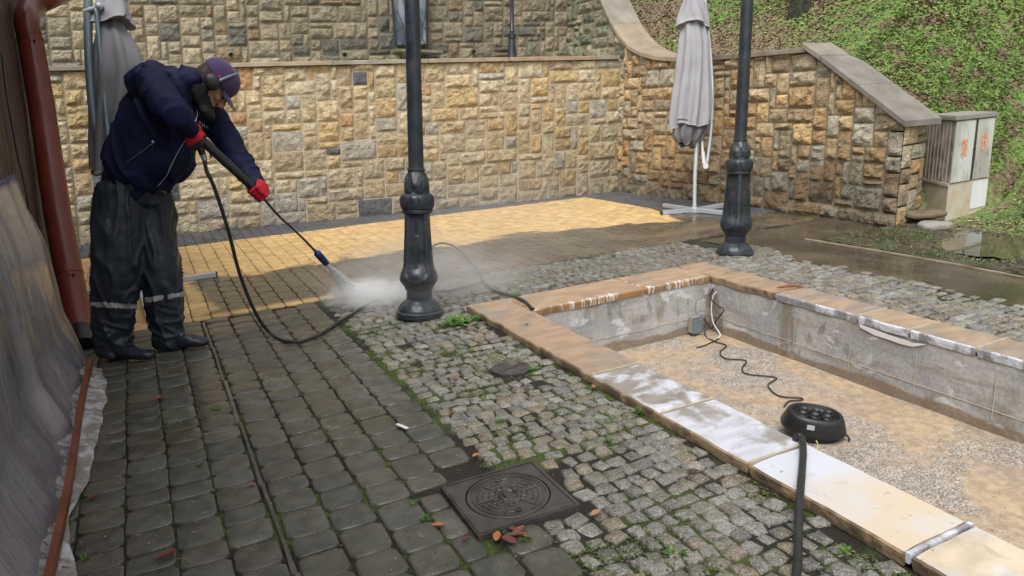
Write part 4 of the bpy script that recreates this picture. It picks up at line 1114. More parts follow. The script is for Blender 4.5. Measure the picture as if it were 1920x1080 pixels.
mb = MB(); cbox(mb, -.03, 1.03, -.05, 1.04, hC - .03, hC); cbox(mb, 0, 1, -.02, 1.0, hC, hC + .008); mb.build('lid', M['concrete'], CAB)
mb = MB(); 
for k in range(7):
    v = .12 + .76 * k / 6; cbox(mb, -.012, .006, v - .007, v + .007, tp + .02, hC - .05)
cbox(mb, -.02, .01, .0, 1, tp - .015, tp + .012); mb.build('side_rib', M['cab_low'], CAB)
for u0, u1, t in ((.20, .33, .62), (.69, .80, .65)):
    mb = MB(); cbox(mb, u0, u1, -.033, -.026, hC * t, hC * (t + .16)); cbox(mb, u0 + .02, u0 + .07, -.033, -.026, hC * (t - .02), hC * t); mb.build('warning_sticker', M['orange'], CAB)
mb = MB(); cbox(mb, .50, .54, -.05, -.0, hC * .50, hC * .68); cbox(mb, .49, .55, -.03, -.0, hC * .38, hC * .95); mb.build('lock_bar', M['iron_wet'], CAB)
mb = MB(); cbox(mb, .58, .98, -.012, .0, hC * .08, tp - .01); mb.build('white_patch', M['white_paint'], CAB)
mb = MB(); pc = G(1735, 412); 
o1 = []
def rock(mb, c, rx, ry, rz, ax, seed):
    vs = []; fs = []; n, m = 22, 9
    for j in range(m + 1):
        h = -1 + 2 * j / m; prof_ = (1 - abs(h) ** 5) ** .4 if abs(h) < 1 else .75
        for k in range(n):
            th = 2 * math.pi * k / n; q = max(prof_, .78) * (1 + .16 * N3(math.cos(th) * 1.4, math.sin(th) * 1.4, seed) + .06 * N3(math.cos(th) * 5, math.sin(th) * 5, seed + h * 1.5))
            ct, st = math.cos(th), math.sin(th)
            vs.append(c + ax * (rx * q * ct) + VV((-ax.y, ax.x, 0)) * (ry * q * st) + VV((0, 0, rz * h + .012 * N3(ct * 2, st * 2, seed + 9))))
    for j in range(m):
        for k in range(n): k2 = (k + 1) % n; fs.append((j * n + k, j * n + k2, (j + 1) * n + k2, (j + 1) * n + k))
    fs.append(tuple(range(n - 1, -1, -1))); fs.append(tuple(m * n + k for k in range(n))); mb.add(vs, fs)
axr = VV((CR.x, CR.y, 0)).normalized()
M['rock'] = mk('brown_flat_stone', (.15, .115, .075), rough=.75, var=.3, vscale=8, bump=.6, bscale=30, bdist=.01)
pc = G(1732, 421); pc.z = .098; rock(mb, pc, .20, .13, .030, axr, 3.3); tag(mb.build('flat_stone', M['rock'], smooth=True, auto=50, origin=pc), 'flat brown stone slab lying on another block beside the cabinet', 'stone')
mb = MB(); pc = G(1752, 430); pc.z = .03; rock(mb, pc, .15, .11, .038, axr, 7.7); tag(mb.build('stone_block', M['concrete'], smooth=True, auto=50, origin=pc), 'low grey block under the flat brown stone beside the cabinet', 'stone')

# ================================================================= UMBRELLAS
def canopy(mb, cs, n=72, pleats=9, fold=.22, seed=0, hem=True):
    """cs: (centre, right-radius, depth-radius) down the cloth; deep pleats that grow towards the hem"""
    vs = []; fs = []; m = len(cs)
    dn = (cs[-1][0] - cs[0][0]).normalized(); a = (CR - dn * CR.dot(dn)).normalized(); b = dn.cross(a)
    for j, (c, ra, rb) in enumerate(cs):
        f = j / (m - 1)
        for k in range(n):
            th = 2 * math.pi * k / n
            w = math.sin(pleats * th + 1.5 * N3(th * .8, f * 1.5, seed) * 2 + seed); w = math.copysign(abs(w) ** .6, w)
            q = 1 + fold * (.35 + .65 * f) * w + .10 * N3(math.cos(th) * 2 + f * 2, math.sin(th) * 2, seed)
            dz = (.02 * math.sin(pleats * .5 * th + seed) * (f > .9)) if hem else 0
            vs.append(c + a * (ra * q * math.cos(th)) + b * (rb * q * math.sin(th)) + dn * dz)
    for j in range(m - 1):
        for k in range(n): k2 = (k + 1) % n; fs.append((j * n + k, j * n + k2, (j + 1) * n + k2, (j + 1) * n + k))
    fs.append(tuple(k for k in range(n))); fs.append(tuple((m - 1) * n + k for k in range(n - 1, -1, -1)))
    mb.add(vs, fs)
def cross_base(root, c, ends, w=.055, h=.04):
    for e in ends:
        d = (e - c); d.z = 0; L = d.length; d.normalize(); s_ = VV((-d.y, d.x, 0)); mb = MB()
        mb.box(c - s_ * w / 2 + d * .03 + VV((0, 0, .006)), d * (L - .03), s_ * w, VV((0, 0, h))); mb.build('base_arm', M['alu'], root)
        mb = MB(); mb.box(c + d * L - s_ * (w / 2 + .002) + VV((0, 0, .004)), d * .012, s_ * (w + .004), VV((0, 0, h + .004))); mb.build('end_cap', M['black_pl'], root)
# right umbrella
ub = G(1302, 398); D2 = depth(ub); U2 = tag(empty('parasol', ub), 'folded pale grey parasol on a white cross base in front of the right wall', 'parasol', 'folded cantilever parasols')
def q2(x, y, dd=0): return PD(x, y, D2 + dd)
cs = []
for y, x0, x1 in catmull_s([(48, 1277, 1324), (75, 1273, 1329), (110, 1268, 1330), (150, 1264, 1331), (190, 1260, 1333), (225, 1258, 1334), (240, 1258, 1333)], 6):
    cs.append((q2((x0 + x1) / 2, y), (x1 - x0) / 2 / FPX * D2 * .93, (x1 - x0) / 2 / FPX * D2 * .8))
mb = MB(); canopy(mb, cs, pleats=8, fold=.20, seed=2); mb.build('canopy', M['canvas'], U2, smooth=True)
cs = []
for y, x0, x1 in catmull_s([(236, 1263, 1326), (250, 1262, 1320), (262, 1264, 1312), (272, 1272, 1304)], 4): cs.append((q2((x0 + x1) / 2, y, .02), (x1 - x0) / 2 / FPX * D2 * .93, (x1 - x0) / 2 / FPX * D2 * .8))
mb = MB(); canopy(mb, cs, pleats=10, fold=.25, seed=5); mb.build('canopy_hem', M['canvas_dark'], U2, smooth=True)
cs = []
for y, x0, x1 in catmull_s([(-45, 1297, 1307), (-20, 1290, 1313), (5, 1282, 1320), (30, 1274, 1325), (50, 1270, 1326)], 5): cs.append((q2((x0 + x1) / 2, y, -.01), (x1 - x0) / 2 / FPX * D2, (x1 - x0) / 2 / FPX * D2 * .95))
mb = MB(); canopy(mb, cs, pleats=4, fold=.14, seed=1); mb.build('vent_flap', M['canvas'], U2, smooth=True)
mb = MB(); mb.tube([ub + VV((0, 0, .0)), q2(1303, 330), q2(1308, 240)], .021, 16); mb.build('pole', M['alu'], U2, smooth=True, auto=40)
mb = MB(); mb.lathe(ub, [(0, .055), (.045, .055), (.05, .05), (.052, .028), (.075, .026)], 24); mb.build('base_socket', M['alu'], U2, smooth=True, auto=40)
mb = MB(); mb.tube(catmull([q2(1318, -40), q2(1324, 20), q2(1330, 80), q2(1335, 150), q2(1335, 210), q2(1331, 265), q2(1325, 310)], 6), .017, 14); mb.build('arm', M['alu'], U2, smooth=True)
mb = MB(); mb.tube([q2(1314, 232), q2(1318, 292)], .014, 12); mb.tube([q2(1318, 285), q2(1320, 308)], .021, 12); mb.build('strut', M['white_pl'], U2, smooth=True, auto=40)
mb = MB(); mb.ball(q2(1323, 312), .034, 16, 10, ax=(CR, CF, CU)); mb.tube([q2(1323, 312, -.05), q2(1323, 312, .05)], .026, 14); mb.build('joint', M['white_pl'], U2, smooth=True, auto=40)
cross_base(U2, ub, [G(1241, 403), G(1245, 389), G(1362, 388), G(1372, 405)])
# left umbrella
ub = G(232, 545); D3 = depth(ub); U3 = tag(empty('parasol', ub), 'folded dark grey cantilever parasol directly behind the worker', 'parasol', 'folded cantilever parasols')
def q3(x, y, dd=0): return PD(x, y, D3 + dd)
cs = []
for y, x0, x1 in catmull_s([(20, 192, 226), (50, 186, 234), (80, 182, 254), (110, 178, 266), (140, 176, 270), (180, 174, 262), (230, 173, 246), (280, 172, 232), (325, 172, 222)], 6):
    cs.append((q3((x0 + x1) / 2, y), (x1 - x0) / 2 / FPX * D3 * .93, (x1 - x0) / 2 / FPX * D3 * .8))
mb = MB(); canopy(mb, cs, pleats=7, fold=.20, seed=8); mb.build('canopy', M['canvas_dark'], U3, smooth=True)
cs = []
for y, x0, x1 in catmull_s([(-60, 200, 208), (-30, 192, 216), (0, 186, 232), (25, 182, 242), (44, 178, 248)], 5): cs.append((q3((x0 + x1) / 2, y, -.02), (x1 - x0) / 2 / FPX * D3, (x1 - x0) / 2 / FPX * D3 * .9))
mb = MB(); canopy(mb, cs, pleats=4, fold=.16, seed=4); mb.build('vent_flap', M['canvas'], U3, smooth=True)
mb = MB(); mb.tube(catmull([q3(166, -60, -.12), q3(165, 30, -.12), q3(167, 120, -.12), q3(176, 220, -.10), q3(198, 320, -.06), ub], 8), [(.031, .026)] * 41, 14); mb.build('mast', M['alu_dark'], U3, smooth=True)
mb = MB(); mb.tube(catmull([q3(180, 14, -.15), q3(186, 80, -.15), q3(194, 170, -.15), q3(206, 290, -.12)], 8), .017, 12); mb.build('arm', M['alu_dark'], U3, smooth=True)
mb = MB(); mb.tube([q3(158, 22, -.13), q3(192, 12, -.14)], .020, 10); mb.ball(q3(186, 12, -.15), .03, 12, 8); mb.build('bracket', M['alu'], U3, smooth=True, auto=40)
bc = G(266, 540)
cross_base(U3, bc, [G(405, 519), G(148, 556), G(285, 605), G(255, 500)], w=.06, h=.035)
mb = MB(); mb.box(bc + VV((-.08, -.08, .006)), (.16, 0, 0), (0, .16, 0), (0, 0, .045)); mb.build('base_plate', M['alu'], U3)

# ================================================================= LEFT BUILDING, DOWNPIPE, PLASTIC SHEET
B = tag(empty('building', (-2.45, .5, 0)), 'dark brown timber building at the left edge', 'building')
FX = -2.42
_ca, _cb = PX(146, 620, FX), PX(52, 40, FX)
def yc(z): return lerp(_ca.y, _cb.y, (z - _ca.z) / (_cb.z - _ca.z))                                   # the far corner of the facade
mb = MB(); k = 0; y = 1.02
mb.add([(FX, yc(-.05), -.05), (FX, yc(2.9), 2.9), (FX, -5.5, 2.9), (FX, -5.5, -.05)], [(0, 1, 2, 3)])
mb.add([(FX, yc(-.05), -.05), (FX - 2.5, yc(-.05), -.05), (FX - 2.5, yc(2.9), 2.9), (FX, yc(2.9), 2.9)], [(0, 1, 2, 3)]); 
w = .13
for i in range(44):
    y0 = -i * w; x_ = FX + .012
    a0, a1 = yc(0) + y0, yc(0) + y0 - w + .012; sh = yc(2.85) - yc(0)
    mb.add([(x_, a0, 0), (x_, a0 + sh, 2.85), (x_, a1 + sh, 2.85), (x_, a1, 0), (FX, a0, 0), (FX, a0 + sh, 2.85), (FX, a1 + sh, 2.85), (FX, a1, 0)], [(0, 1, 2, 3), (0, 4, 5, 1), (3, 2, 6, 7)])
mb.build('wall', M['dark_wood'], B)
mb = MB(); mb.add([VV((FX + dx, yc(z) - .0 - dy, z)) for z in (0, 2.85) for dx, dy in ((.05, -.02), (.05, .10), (0, .10), (0, -.02))], [(0, 1, 5, 4), (1, 2, 6, 5), (3, 0, 4, 7), (2, 3, 7, 6)]); mb.build('corner_post', M['dark_wood'], B)
mb = MB(); mb.box((FX - 2.6, -5.6, 2.86), (2.85, 0, 0), (0, 7.6, 0), (0, 0, .10)); mb.build('eave', M['dark_wood'], B)
# downpipe
a = G(148, 655); a = VV((-2.33, 1.03, 0)); pts = [G(157, 655, .0), PX(146, 600, -2.28), PX(108, 400, -2.31), PX(78, 200, -2.32), PX(58, 80, -2.32), PX(50, 35, -2.32)]
DP = tag(empty('downpipe', pts[0]), 'thick red-brown drainpipe at the corner of the dark timber building', 'drainpipe')
top_p = pts[-1]; el = catmull([pts[-2], top_p, PX(66, 8, -2.28), PX(95, -6, -2.18), PX(150, -30, -2.0)], 8)
RP = .080
mb = MB(); mb.tube(pts[:-1], RP, 28, cap=True); mb.build('pipe', M['red_pipe'], DP, smooth=True, auto=50)
mb = MB(); mb.tube(el, RP * .97, 28); mb.build('elbow', M['red_pipe'], DP, smooth=True, auto=50)
dn = (pts[1] - pts[0]).normalized()
mb = MB(); mb.tube([pts[0] - dn * .02, pts[0] + dn * .17], RP * 1.16, 28); 
M['pipe_shoe'] = mk('dark_wet_pipe_shoe', (.016, .008, .007), rough=.4, var=.3, bump=.3)
mb.build('pipe_shoe', M['pipe_shoe'], DP, smooth=True, auto=50)
for i_, f in ((1, .42), (4, .1)):
    p = pts[i_].lerp(pts[i_ + 1], f); d2 = (pts[i_ + 1] - pts[i_]).normalized(); mb = MB(); mb.tube([p - d2 * .010, p + d2 * .010], RP * 1.03, 28); vv = (CAM - p).normalized()
    for q in (-.35, .0, .35): mb.ball(p + CR * RP * q + vv * RP * 1.03, .010, 10, 8)
    mb.build('pipe_clamp', M['red_pipe'], DP, smooth=True, auto=40)
p = pts[1].lerp(pts[2], .42); mb = MB()
for k in range(3): mb.ball(p + CR * (-RP * 1.25 + .02 * (k % 2)) + VV((-.02, -.04, .03 - .03 * k)), .020, 10, 8)
mb.build('wall_bracket', M['dark_wire'], DP, smooth=True)
mb = MB(); mb.tube(catmull([PX(4, 100, FX + .04), PX(14, 180, FX + .04), PX(34, 290, FX + .04), PX(44, 330, FX + .05), PX(60, 420, FX + .05)], 6), .008, 8)
tag(mb.build('cable', M['dark_wire'], smooth=True), 'black cable running down the dark timber facade beside the drainpipe', 'cable')
# plastic sheet: hangs from the facade, bulges, and trails on the paving
SH = tag(empty('plastic_sheet', (-2.25, -1.5, 0)), 'grey translucent plastic sheet draped along the foot of the building', 'plastic sheet')
yend = lambda t: interp([(0, .16), (.2, .36), (.6, .36), (.85, .10), (1, .16)], t)
vs = []; fs = []; NT, NYY = 26, 120
for j in range(NYY + 1):
    q = j / NYY
    for i in range(NT + 1):
        t = i / NT; z = t * 1.06
        y = lerp(yend(t) + .02 * N3(z * 6, 1), -5.0, q ** 1.3)
        x = interp([(0, -2.20), (.10, -2.235), (.25, -2.285), (.7, -2.30), (1, -2.34)], t)
        fold = .020 * math.sin(y * 14 + 3.5 * N3(y * 1.6, z * .5)) * abs(N3(y * 2.3, z * .8, 7) + .5) + .018 * fbm(y * 2.2, z * .6, 3) + .006 * (1 - 2.4 * abs(N3(y * 9 + z * 2.2, z * 1.6, 5)))
        x += fold * (.5 + .5 * (1 - t)) * sstep(0, .1, q) ; vs.append((x, y, z + .01))
for j in range(NYY):
    for i in range(NT): a = j * (NT + 1) + i; fs.append((a, a + 1, a + NT + 2, a + NT + 1))
mb = MB(); mb.add(vs, fs); o = mb.build('drape', M['sheet'], SH, smooth=True)
so = o.modifiers.new('t', 'SOLIDIFY'); so.thickness = .002
mb = MB(); vs = []; fs = []; pl = [(-.02, -2.13), (-.25, -2.10), (-.50, -2.095), (-.74, -2.10), (-1.0, -2.11), (-1.25, -2.12), (-1.45, -2.135), (-1.62, -2.165), (-1.8, -2.155), (-2.0, -2.12), (-2.4, -2.10), (-3, -2.1), (-5, -2.1)]
for j in range(161):
    y = lerp(.02, -4.6, j / 160); xo = interp([(-a_, b_) for a_, b_ in pl], -y) + .012 * N3(y * 7, 3)
    for i in range(9):
        t = i / 8; x = lerp(-2.24, xo, t); z = .010 + .05 * (1 - t) ** 2 + .014 * abs(fbm(y * 9, t * 3, 2)) + (.004 if i < 8 else -.004); vs.append((x, y, z))
for j in range(160):
    for i in range(8): a = j * 9 + i; fs.append((a, a + 9, a + 10, a + 1))
mb.add(vs, fs); mb.build('trailing_edge', M['skirt'], SH, smooth=True)
mb = MB(); lp = [(yy, -2.165 + .006 * math.sin(yy * 3)) for yy in [(.0 - .25 * k) for k in range(20)]]
for k in range(19):
    (ya, xa), (yb, xb) = lp[k], lp[k + 1]; mb.add([(xa, ya, .045), (xb, yb, .045), (xb + .004, yb, .085), (xa + .004, ya, .085), (xa - .02, ya, .045), (xb - .02, yb, .045), (xb - .018, yb, .086), (xa - .018, ya, .086)], [(0, 3, 2, 1), (4, 5, 6, 7), (3, 7, 6, 2), (0, 1, 5, 4)])
tag(mb.build('wooden_lath', M['lath']), 'long brown wooden lath holding down the foot of the plastic sheet', 'lath')

# ================================================================= TREE TRUNK ON THE HILL, LEAVES, WEEDS
p = hill_hit(1497, 24) or VV((12, 10, 4)); TR = tag(empty('tree', p), 'dark mossy tree trunk on the hillside at the top edge', 'tree')
D4 = depth(p); r4 = 19 / FPX * D4
mb = MB(); P_ = [p - VV((0, 0, .2)), p + VV((0, 0, .05)), p + VV((.02, 0, .35)), p + VV((.05, 0, .9)), p + VV((.1, .05, 2.0)), p + VV((.1, .1, 3.6))]; P2 = catmull(P_, 6)
vs = []; mb.tube(P2, [r4 * (1.35 - .35 * min(1, k / 8)) * (1 - .006 * k) for k in range(len(P2))], 26)
mb.v = [tuple(VV(v) + (VV((N3(v[0] * 9, v[1] * 9, v[2] * 2), N3(v[1] * 9, v[0] * 9, v[2] * 2), 0)) * r4 * .35)) for v in mb.v]; mb.build('trunk', M['bark'], TR, smooth=True)
mb = MB()
for k in range(2600):
    a = VV((ru(-1, 1), ru(-1, 1), ru(-.6, 1))); 
    if a.length > 1: continue
    o = p + VV((.1, .1, 4.2)) + VV((a.x * 1.6, a.y * 1.6, a.z * 1.2)); s = ru(.05, .10); u_ = VV((ru(-1, 1), ru(-1, 1), ru(-1, 1))).normalized() * s; w_ = u_.orthogonal().normalized() * s * .5; kk = ru(.6, 1.3)
    mb.add([o - u_, o + w_, o + u_, o - w_], [(0, 1, 2, 3)], (.045 * kk, .085 * kk, .02 * kk))
mb.build('crown', M['vcol'], TR)
def leaf_mesh(mb, c, L, ang, col, curl=.35):
    d = VV((math.cos(ang), math.sin(ang), 0)); s_ = VV((-d.y, d.x, 0)); vs = []; fs = []
    for i in range(7):
        t = i / 6; w = L * .26 * math.sin(math.pi * (t * .92 + .04)) ** .8
        for j in (-1, -.5, 0, .5, 1):
            z = curl * L * (.28 * (j * w / (L * .26)) ** 2 * .6 + .35 * (t - .5) ** 2) + .0015 * N3(t * 5, j * 3, ang) + .003
            vs.append(c + d * ((t - .5) * L) + s_ * (w * j) + VV((0, 0, z)))
    for i in range(6):
        for j in range(4): a = i * 5 + j; fs.append((a, a + 5, a + 6, a + 1))
    mb.add(vs, fs, col)
LV = [((299, 748), .050, .2, (.26, .055, .012), 'orange leaf lying alone on the dark pavers near the plastic sheet'),
      ((311, 1043), .060, .1, (.12, .022, .014), 'crumpled dark red leaf on the pavers at the bottom left'),
      ((176, 934), .050, .4, (.11, .025, .012), 'dark curled leaf at the edge of the plastic sheet'),
      ((892, 855), .036, .5, (.42, .18, .075), 'pale orange leaf just above the square manhole cover'),
      ((822, 986), .042, -.6, (.36, .15, .055), 'orange leaf left of the lower corner of the manhole cover'),
      ((932, 1008), .050, 1.0, (.40, .15, .06), 'bright orange leaf at the lower edge of the manhole cover'),
      ((955, 1015), .055, -1.2, (.15, .05, .03), 'long dark brown leaf hanging from the pile below the manhole cover'),
      ((975, 996), .050, .6, (.20, .07, .04), 'reddish leaf in the pile below the manhole cover'),
      ((1117, 964), .045, .3, (.40, .22, .13), 'pale pink leaf on the cobbles right of the manhole cover'),
      ((873, 1012), .030, .3, (.12, .035, .03), 'small dark red leaf beside the lower corner of the manhole cover'),
      ((848, 775), .035, .0, (.16, .06, .03), 'brown leaf on the mossy cobbles left of the round valve cover'),
      ((988, 609), .030, .1, (.20, .09, .035), 'brown leaf on the left rim of the basin'),
      ((1113, 726), .040, 1.2, (.33, .15, .08), 'pale leaf wedged against the left side of the rim'),
      ((853, 709), .035, .4, (.24, .09, .05), 'reddish brown leaf among moss in front of the round valve cover'),
      ((470, 911), .028, .3, (.24, .10, .05), 'small tan leaf on the pavers in the lower left'),
      ((890, 607), .045, .3, (.26, .12, .07), 'tan leaf at the weeds by the base of the near lamp post'),
      ((1300, 885), .045, -.7, (.06, .04, .035), 'dark wet leaf on the cobbles left of the white rim'),
      ((968, 1004), .045, -.5, (.16, .06, .04), 'short brown leaf lying across the middle of the pile below the manhole cover'), ((962, 994), .040, 1.7, (.13, .05, .03), 'darkest leaf of the pile, tucked against the lower edge of the manhole cover'), ((983, 1006), .042, -1.0, (.19, .07, .045), 'rightmost brown leaf of the pile below the manhole cover'),
      ((1440, 556), .02, .2, (.10, .04, .02), 'tiny dark leaf beside the curled bark on the far rim')]
for (px, py), L, an, col, lab in LV:
    onr = (BX0 < G(px, py, ZB).x < XI0 and G(px, py, ZB).y < BY0) or px == 1440; zz = ZB + .003 if onr else .006
    c = G(px, py, zz); mb = MB(); leaf_mesh(mb, c, L, an, col, curl=.8); o = mb.build('fallen_leaf', M['vcol'], smooth=True, origin=c); tag(o, lab, 'leaf', 'fallen leaves on the paving')
c = G(1484, 539, ZB + .01); mb = MB()
for k in range(3): mb.tube(catmull([c + axr * ru(-.10, -.06) + VV((0, 0, ru(0, .01))), c + VV((ru(-.01, .01), ru(-.01, .01), ru(.005, .015))), c + axr * ru(.05, .10)], 6), [(.004 + .006 * math.sin(q / 12 * 3.14), .004) for q in range(13)], 6, col=(.22, .08, .045))
tag(mb.build('bark_curl', M['vcol'], smooth=True, origin=c), 'curled reddish strip of bark on the far rim of the basin', 'bark')
c = G(754, 800, .006); d = (G(767, 806) - G(741, 795)).normalized(); s_ = VV((-d.y, d.x, 0)); mb = MB(); mb.box(c - d * .035 - s_ * .007, d * .07, s_ * .014, VV((0, 0, .004)))
tag(mb.build('plastic_strip', M['white_paint'], origin=c), 'small white plastic strip lying on the dark pavers', 'strip')
def tuft(px, py, n, h, sp, lab, flat=False, z=None):
    c = G(px, py, 0 if z is None else z); mb = MB()
    for k in range(n):
        th = ru(0, 6.28); r = sp * math.sqrt(ru(0, 1)); o = c + VV((r * math.cos(th), r * math.sin(th) * .8, -.004)); a = ru(0, 6.28); L = h * ru(.5, 1.2); kk = ru(.7, 1.35)
        col = (.065 * kk, .16 * kk, .022 * kk) if random.random() < .85 else (.16 * kk, .19 * kk, .04 * kk)
        hd = VV((math.cos(a), math.sin(a), 0)); s_ = VV((-hd.y, hd.x, 0)) * (L * (.16 if flat else .07)); el_ = ru(.25, .8) if flat else ru(.8, 2.2)
        m1 = o + (hd * .45 + VV((0, 0, el_ * .5))).normalized() * L * .55; m2 = m1 + (hd * .9 + VV((0, 0, el_ * .15))).normalized() * L * .5
        mb.add([o - s_ * .5, o + s_ * .5, m1 + s_, m2, m1 - s_], [(0, 1, 2, 4), (4, 2, 3)], col)
    tag(mb.build('weed_tuft', M['vcol'], origin=c), lab, 'weed', 'weeds growing in the paving joints')
for q in [(406, 766, 50, .030, .025, 'green weed in the joint of the dark pavers, left of the white strip', True), (374, 874, 14, .030, .008, 'single small grass sprig on the dark pavers near the plastic sheet'),
          (797, 975, 45, .028, .016, 'grass tuft at the left of the square manhole cover'), (776, 945, 22, .022, .012, 'tiny tuft in the joint above and left of the manhole cover'),
          (958, 985, 26, .045, .020, 'long-leaved weed growing over the lower edge of the manhole cover', True), (985, 1012, 50, .022, .016, 'soft green tuft below the manhole cover beside the dead leaves'),
          (1585, 1030, 60, .020, .016, 'pale green weed in the cobbles near the bottom right', True), (860, 603, 190, .055, .085, 'leafy green weeds at the foot of the near lamp post', True), (895, 597, 60, .045, .045, 'weeds against the back left corner of the rim', True),
          (968, 552, 60, .040, .045, 'grass tuft at the back edge of the orange rim beside the hose', True), (965, 660, 30, .03, .02, 'weed hanging over the left side of the rim'),
          (1000, 692, 40, .03, .02, 'green sprigs right of the round valve cover', True), (940, 790, 60, .022, .022, 'bright tuft among the cobbles above the manhole cover'), (1205, 775, 26, .045, .014, 'grass sprig against the rim near its grey slab'),
          (1140, 828, 30, .030, .010, 'yellowing sprig in the cobbles left of the grey slab'), (1150, 480, 40, .03, .02, 'pale weed in the far cobbles behind the orange rim'),
          (1145, 790, 40, .02, .03, 'low green tuft in the middle of the cobbles', True), (1812, 600, 50, .035, .03, 'dark tuft among the cobbles right of the far rim', True),
          (1340, 470, 90, .028, .07, 'moss and weeds at the foot of the far lamp post', True), (160, 1050, 20, .03, .012, 'green sprig by the trailing plastic at the bottom left'), (1265, 1035, 30, .03, .02, 'grass sprig in the mossy cobbles at the bottom', True)]:
    tuft(*q[:6], flat=len(q) > 6)
# moss in the joints, as small cushions; gritty debris and needles
mb = MB(); mb2 = MB(); MS = [(G(a_, b_).x, G(a_, b_).y, r_) for a_, b_, r_ in ((1240, 985, .10), (1330, 975, .08), (1310, 1045, .10), (1200, 1060, .09), (860, 640, .16), (905, 735, .14), (830, 745, .14), (1130, 800, .10), (1010, 780, .1), (760, 690, .12))]
for k in range(70000):
    x, y = ru(-.82, BX0 + .02), ru(-3.4, .78)
    if k % 5 == 0: x, y = ru(0, 2.7), ru(BY0 + .04, .78)
    m = fbm(x * 1.7 + 3, y * 1.7, 21) + .25 * fbm(x * 6, y * 6, 22)
    b_ = sstep(-1.0, -.2, y) * (1 - sstep(-.2, .1, x)) * .35
    for u_, v_, r_ in MS: m += .42 * math.exp(-((x - u_) ** 2 + (y - v_) ** 2) / (r_ * r_))
    if m + b_ < .19 or skip1(x, y): continue
    s = ru(.002, .0055); o = VV((x, y, ru(-.009, -.001) + zg(x, y))); th = ru(0, 6.28); kk = ru(.6, 1.4)
    a = VV((math.cos(th), math.sin(th), ru(0, .4))) * s; b = VV((-math.sin(th), math.cos(th), ru(0, .4))) * s * .8
    mb.add([o - a, o + b, o + a, o - b], [(0, 1, 2, 3)], (.075 * kk, .105 * kk, .020 * kk))
tag(mb.build('moss', M['vcol']), 'green and yellowish moss spread over the cobbles', 'moss', kind='stuff')
for k in range(2600):
    x, y = ru(-2.2, 0.0), ru(-3.6, .7)
    if random.random() < .35: x, y = ru(XI0, XI1), ru(-3.2, YI); z = FLZ + .006
    else: z = .004
    s = ru(.0012, .0035); o = VV((x, y, z)); th = ru(0, 6.28); lg = random.random() < .18; L = s * (5 if lg else 1.0)
    if lg: s *= .5
    kk = random.choice([(.45, .40, .30), (.14, .09, .05), (.03, .025, .02), (.30, .24, .14)]) if z > 0 else random.choice([(.10, .06, .03), (.05, .03, .02), (.3, .2, .1)])
    a = VV((math.cos(th), math.sin(th), 0)) * L; b = VV((-math.sin(th), math.cos(th), 0)) * s
    mb2.add([o - a, o - b, o + a, o + b, o + VV((0, 0, s))], [(0, 1, 4), (1, 2, 4), (2, 3, 4), (3, 0, 4)], kk)
tag(mb2.build('debris', M['vcol']), 'fine grit, seeds and twigs scattered on the paving and basin floor', 'debris', kind='stuff')
# ================================================================= THE WORKER
from mathutils.bvhtree import BVHTree
def pp(x, y, dd=0.0): return PD(x, y, 4.13 - .183 * (665 - y) / 329 + dd)
PER = tag(empty('person', G(285, 665)), 'worker in navy jacket and purple cap bent over a pressure washer lance', 'person')
def loft(mb, P, R, n=28, sub=6, caps=True, ref=None, **k):
    """smooth swept limb: P points, R (radius in the picture plane, radius in depth); rounded ends"""
    Q = catmull(P, sub); S = catmull_s([r if isinstance(r, tuple) else (r, r) for r in R], sub)
    if caps:
        a = (Q[0] - Q[1]).normalized(); b = (Q[-1] - Q[-2]).normalized(); r0, r1 = S[0], S[-1]
        pre = [(Q[0] + a * min(r0) * math.sin(t) * .7, (r0[0] * math.cos(t), r0[1] * math.cos(t))) for t in (1.35, .95, .5)]
        post = [(Q[-1] + b * min(r1) * math.sin(t) * .7, (r1[0] * math.cos(t), r1[1] * math.cos(t))) for t in (.5, .95, 1.35)]
        Q = [p for p, r in pre] + Q + [p for p, r in post]; S = [r for p, r in pre] + S + [r for p, r in post]
    vs = []; fs = []; m = len(Q)
    for i, p in enumerate(Q):
        t = (Q[min(i + 1, m - 1)] - Q[max(i - 1, 0)]).normalized()
        b = VV(ref) if ref else CF.copy(); b = (b - t * b.dot(t)).normalized(); a = t.cross(b)
        for q in range(n):
            th = 2 * math.pi * q / n; vs.append(p + a * (S[i][0] * math.cos(th)) + b * (S[i][1] * math.sin(th)))
    for i in range(m - 1):
        for q in range(n): q2_ = (q + 1) % n; fs.append((i * n + q, i * n + q2_, (i + 1) * n + q2_, (i + 1) * n + q))
    fs.append(tuple(range(n - 1, -1, -1))); fs.append(tuple((m - 1) * n + q for q in range(n))); mb.add(vs, fs, **k)
hc = pp(401, 156, .02); vH = ray(401, 156).normalized(); rH = (CR - vH * CR.dot(vH)).normalized(); uH = -vH.cross(rH); uH = uH if uH.dot(CU) > 0 else -uH
fF = (rH * .42 - uH * .90 - vH * .12).normalized(); fC = (rH * .90 + uH * .42); fC = (fC - fF * fC.dot(fF)).normalized(); fS = fF.cross(fC)
if fS.dot(CF) > 0: fS = -fS                                       # side of the head towards the camera
HA = (fF, fS, fC)
ft = dict(A=(G(186, 674), G(290, 676)), B=(G(300, 657), G(391, 650)))
TOR = [pp(256, 340), pp(262, 305), pp(286, 262), pp(310, 212), pp(333, 172), pp(362, 152)]
ARN = [pp(283, 150, -.15), pp(300, 178, -.24), pp(322, 207, -.31), pp(340, 224, -.28), pp(358, 243, -.22)]
ARF = [pp(368, 185, .14), pp(398, 222, .18), pp(430, 270, .16), pp(455, 308, .10), pp(482, 348, .02)]
hN = pp(371, 263, -.20); hFr = pp(490, 369, -.0)
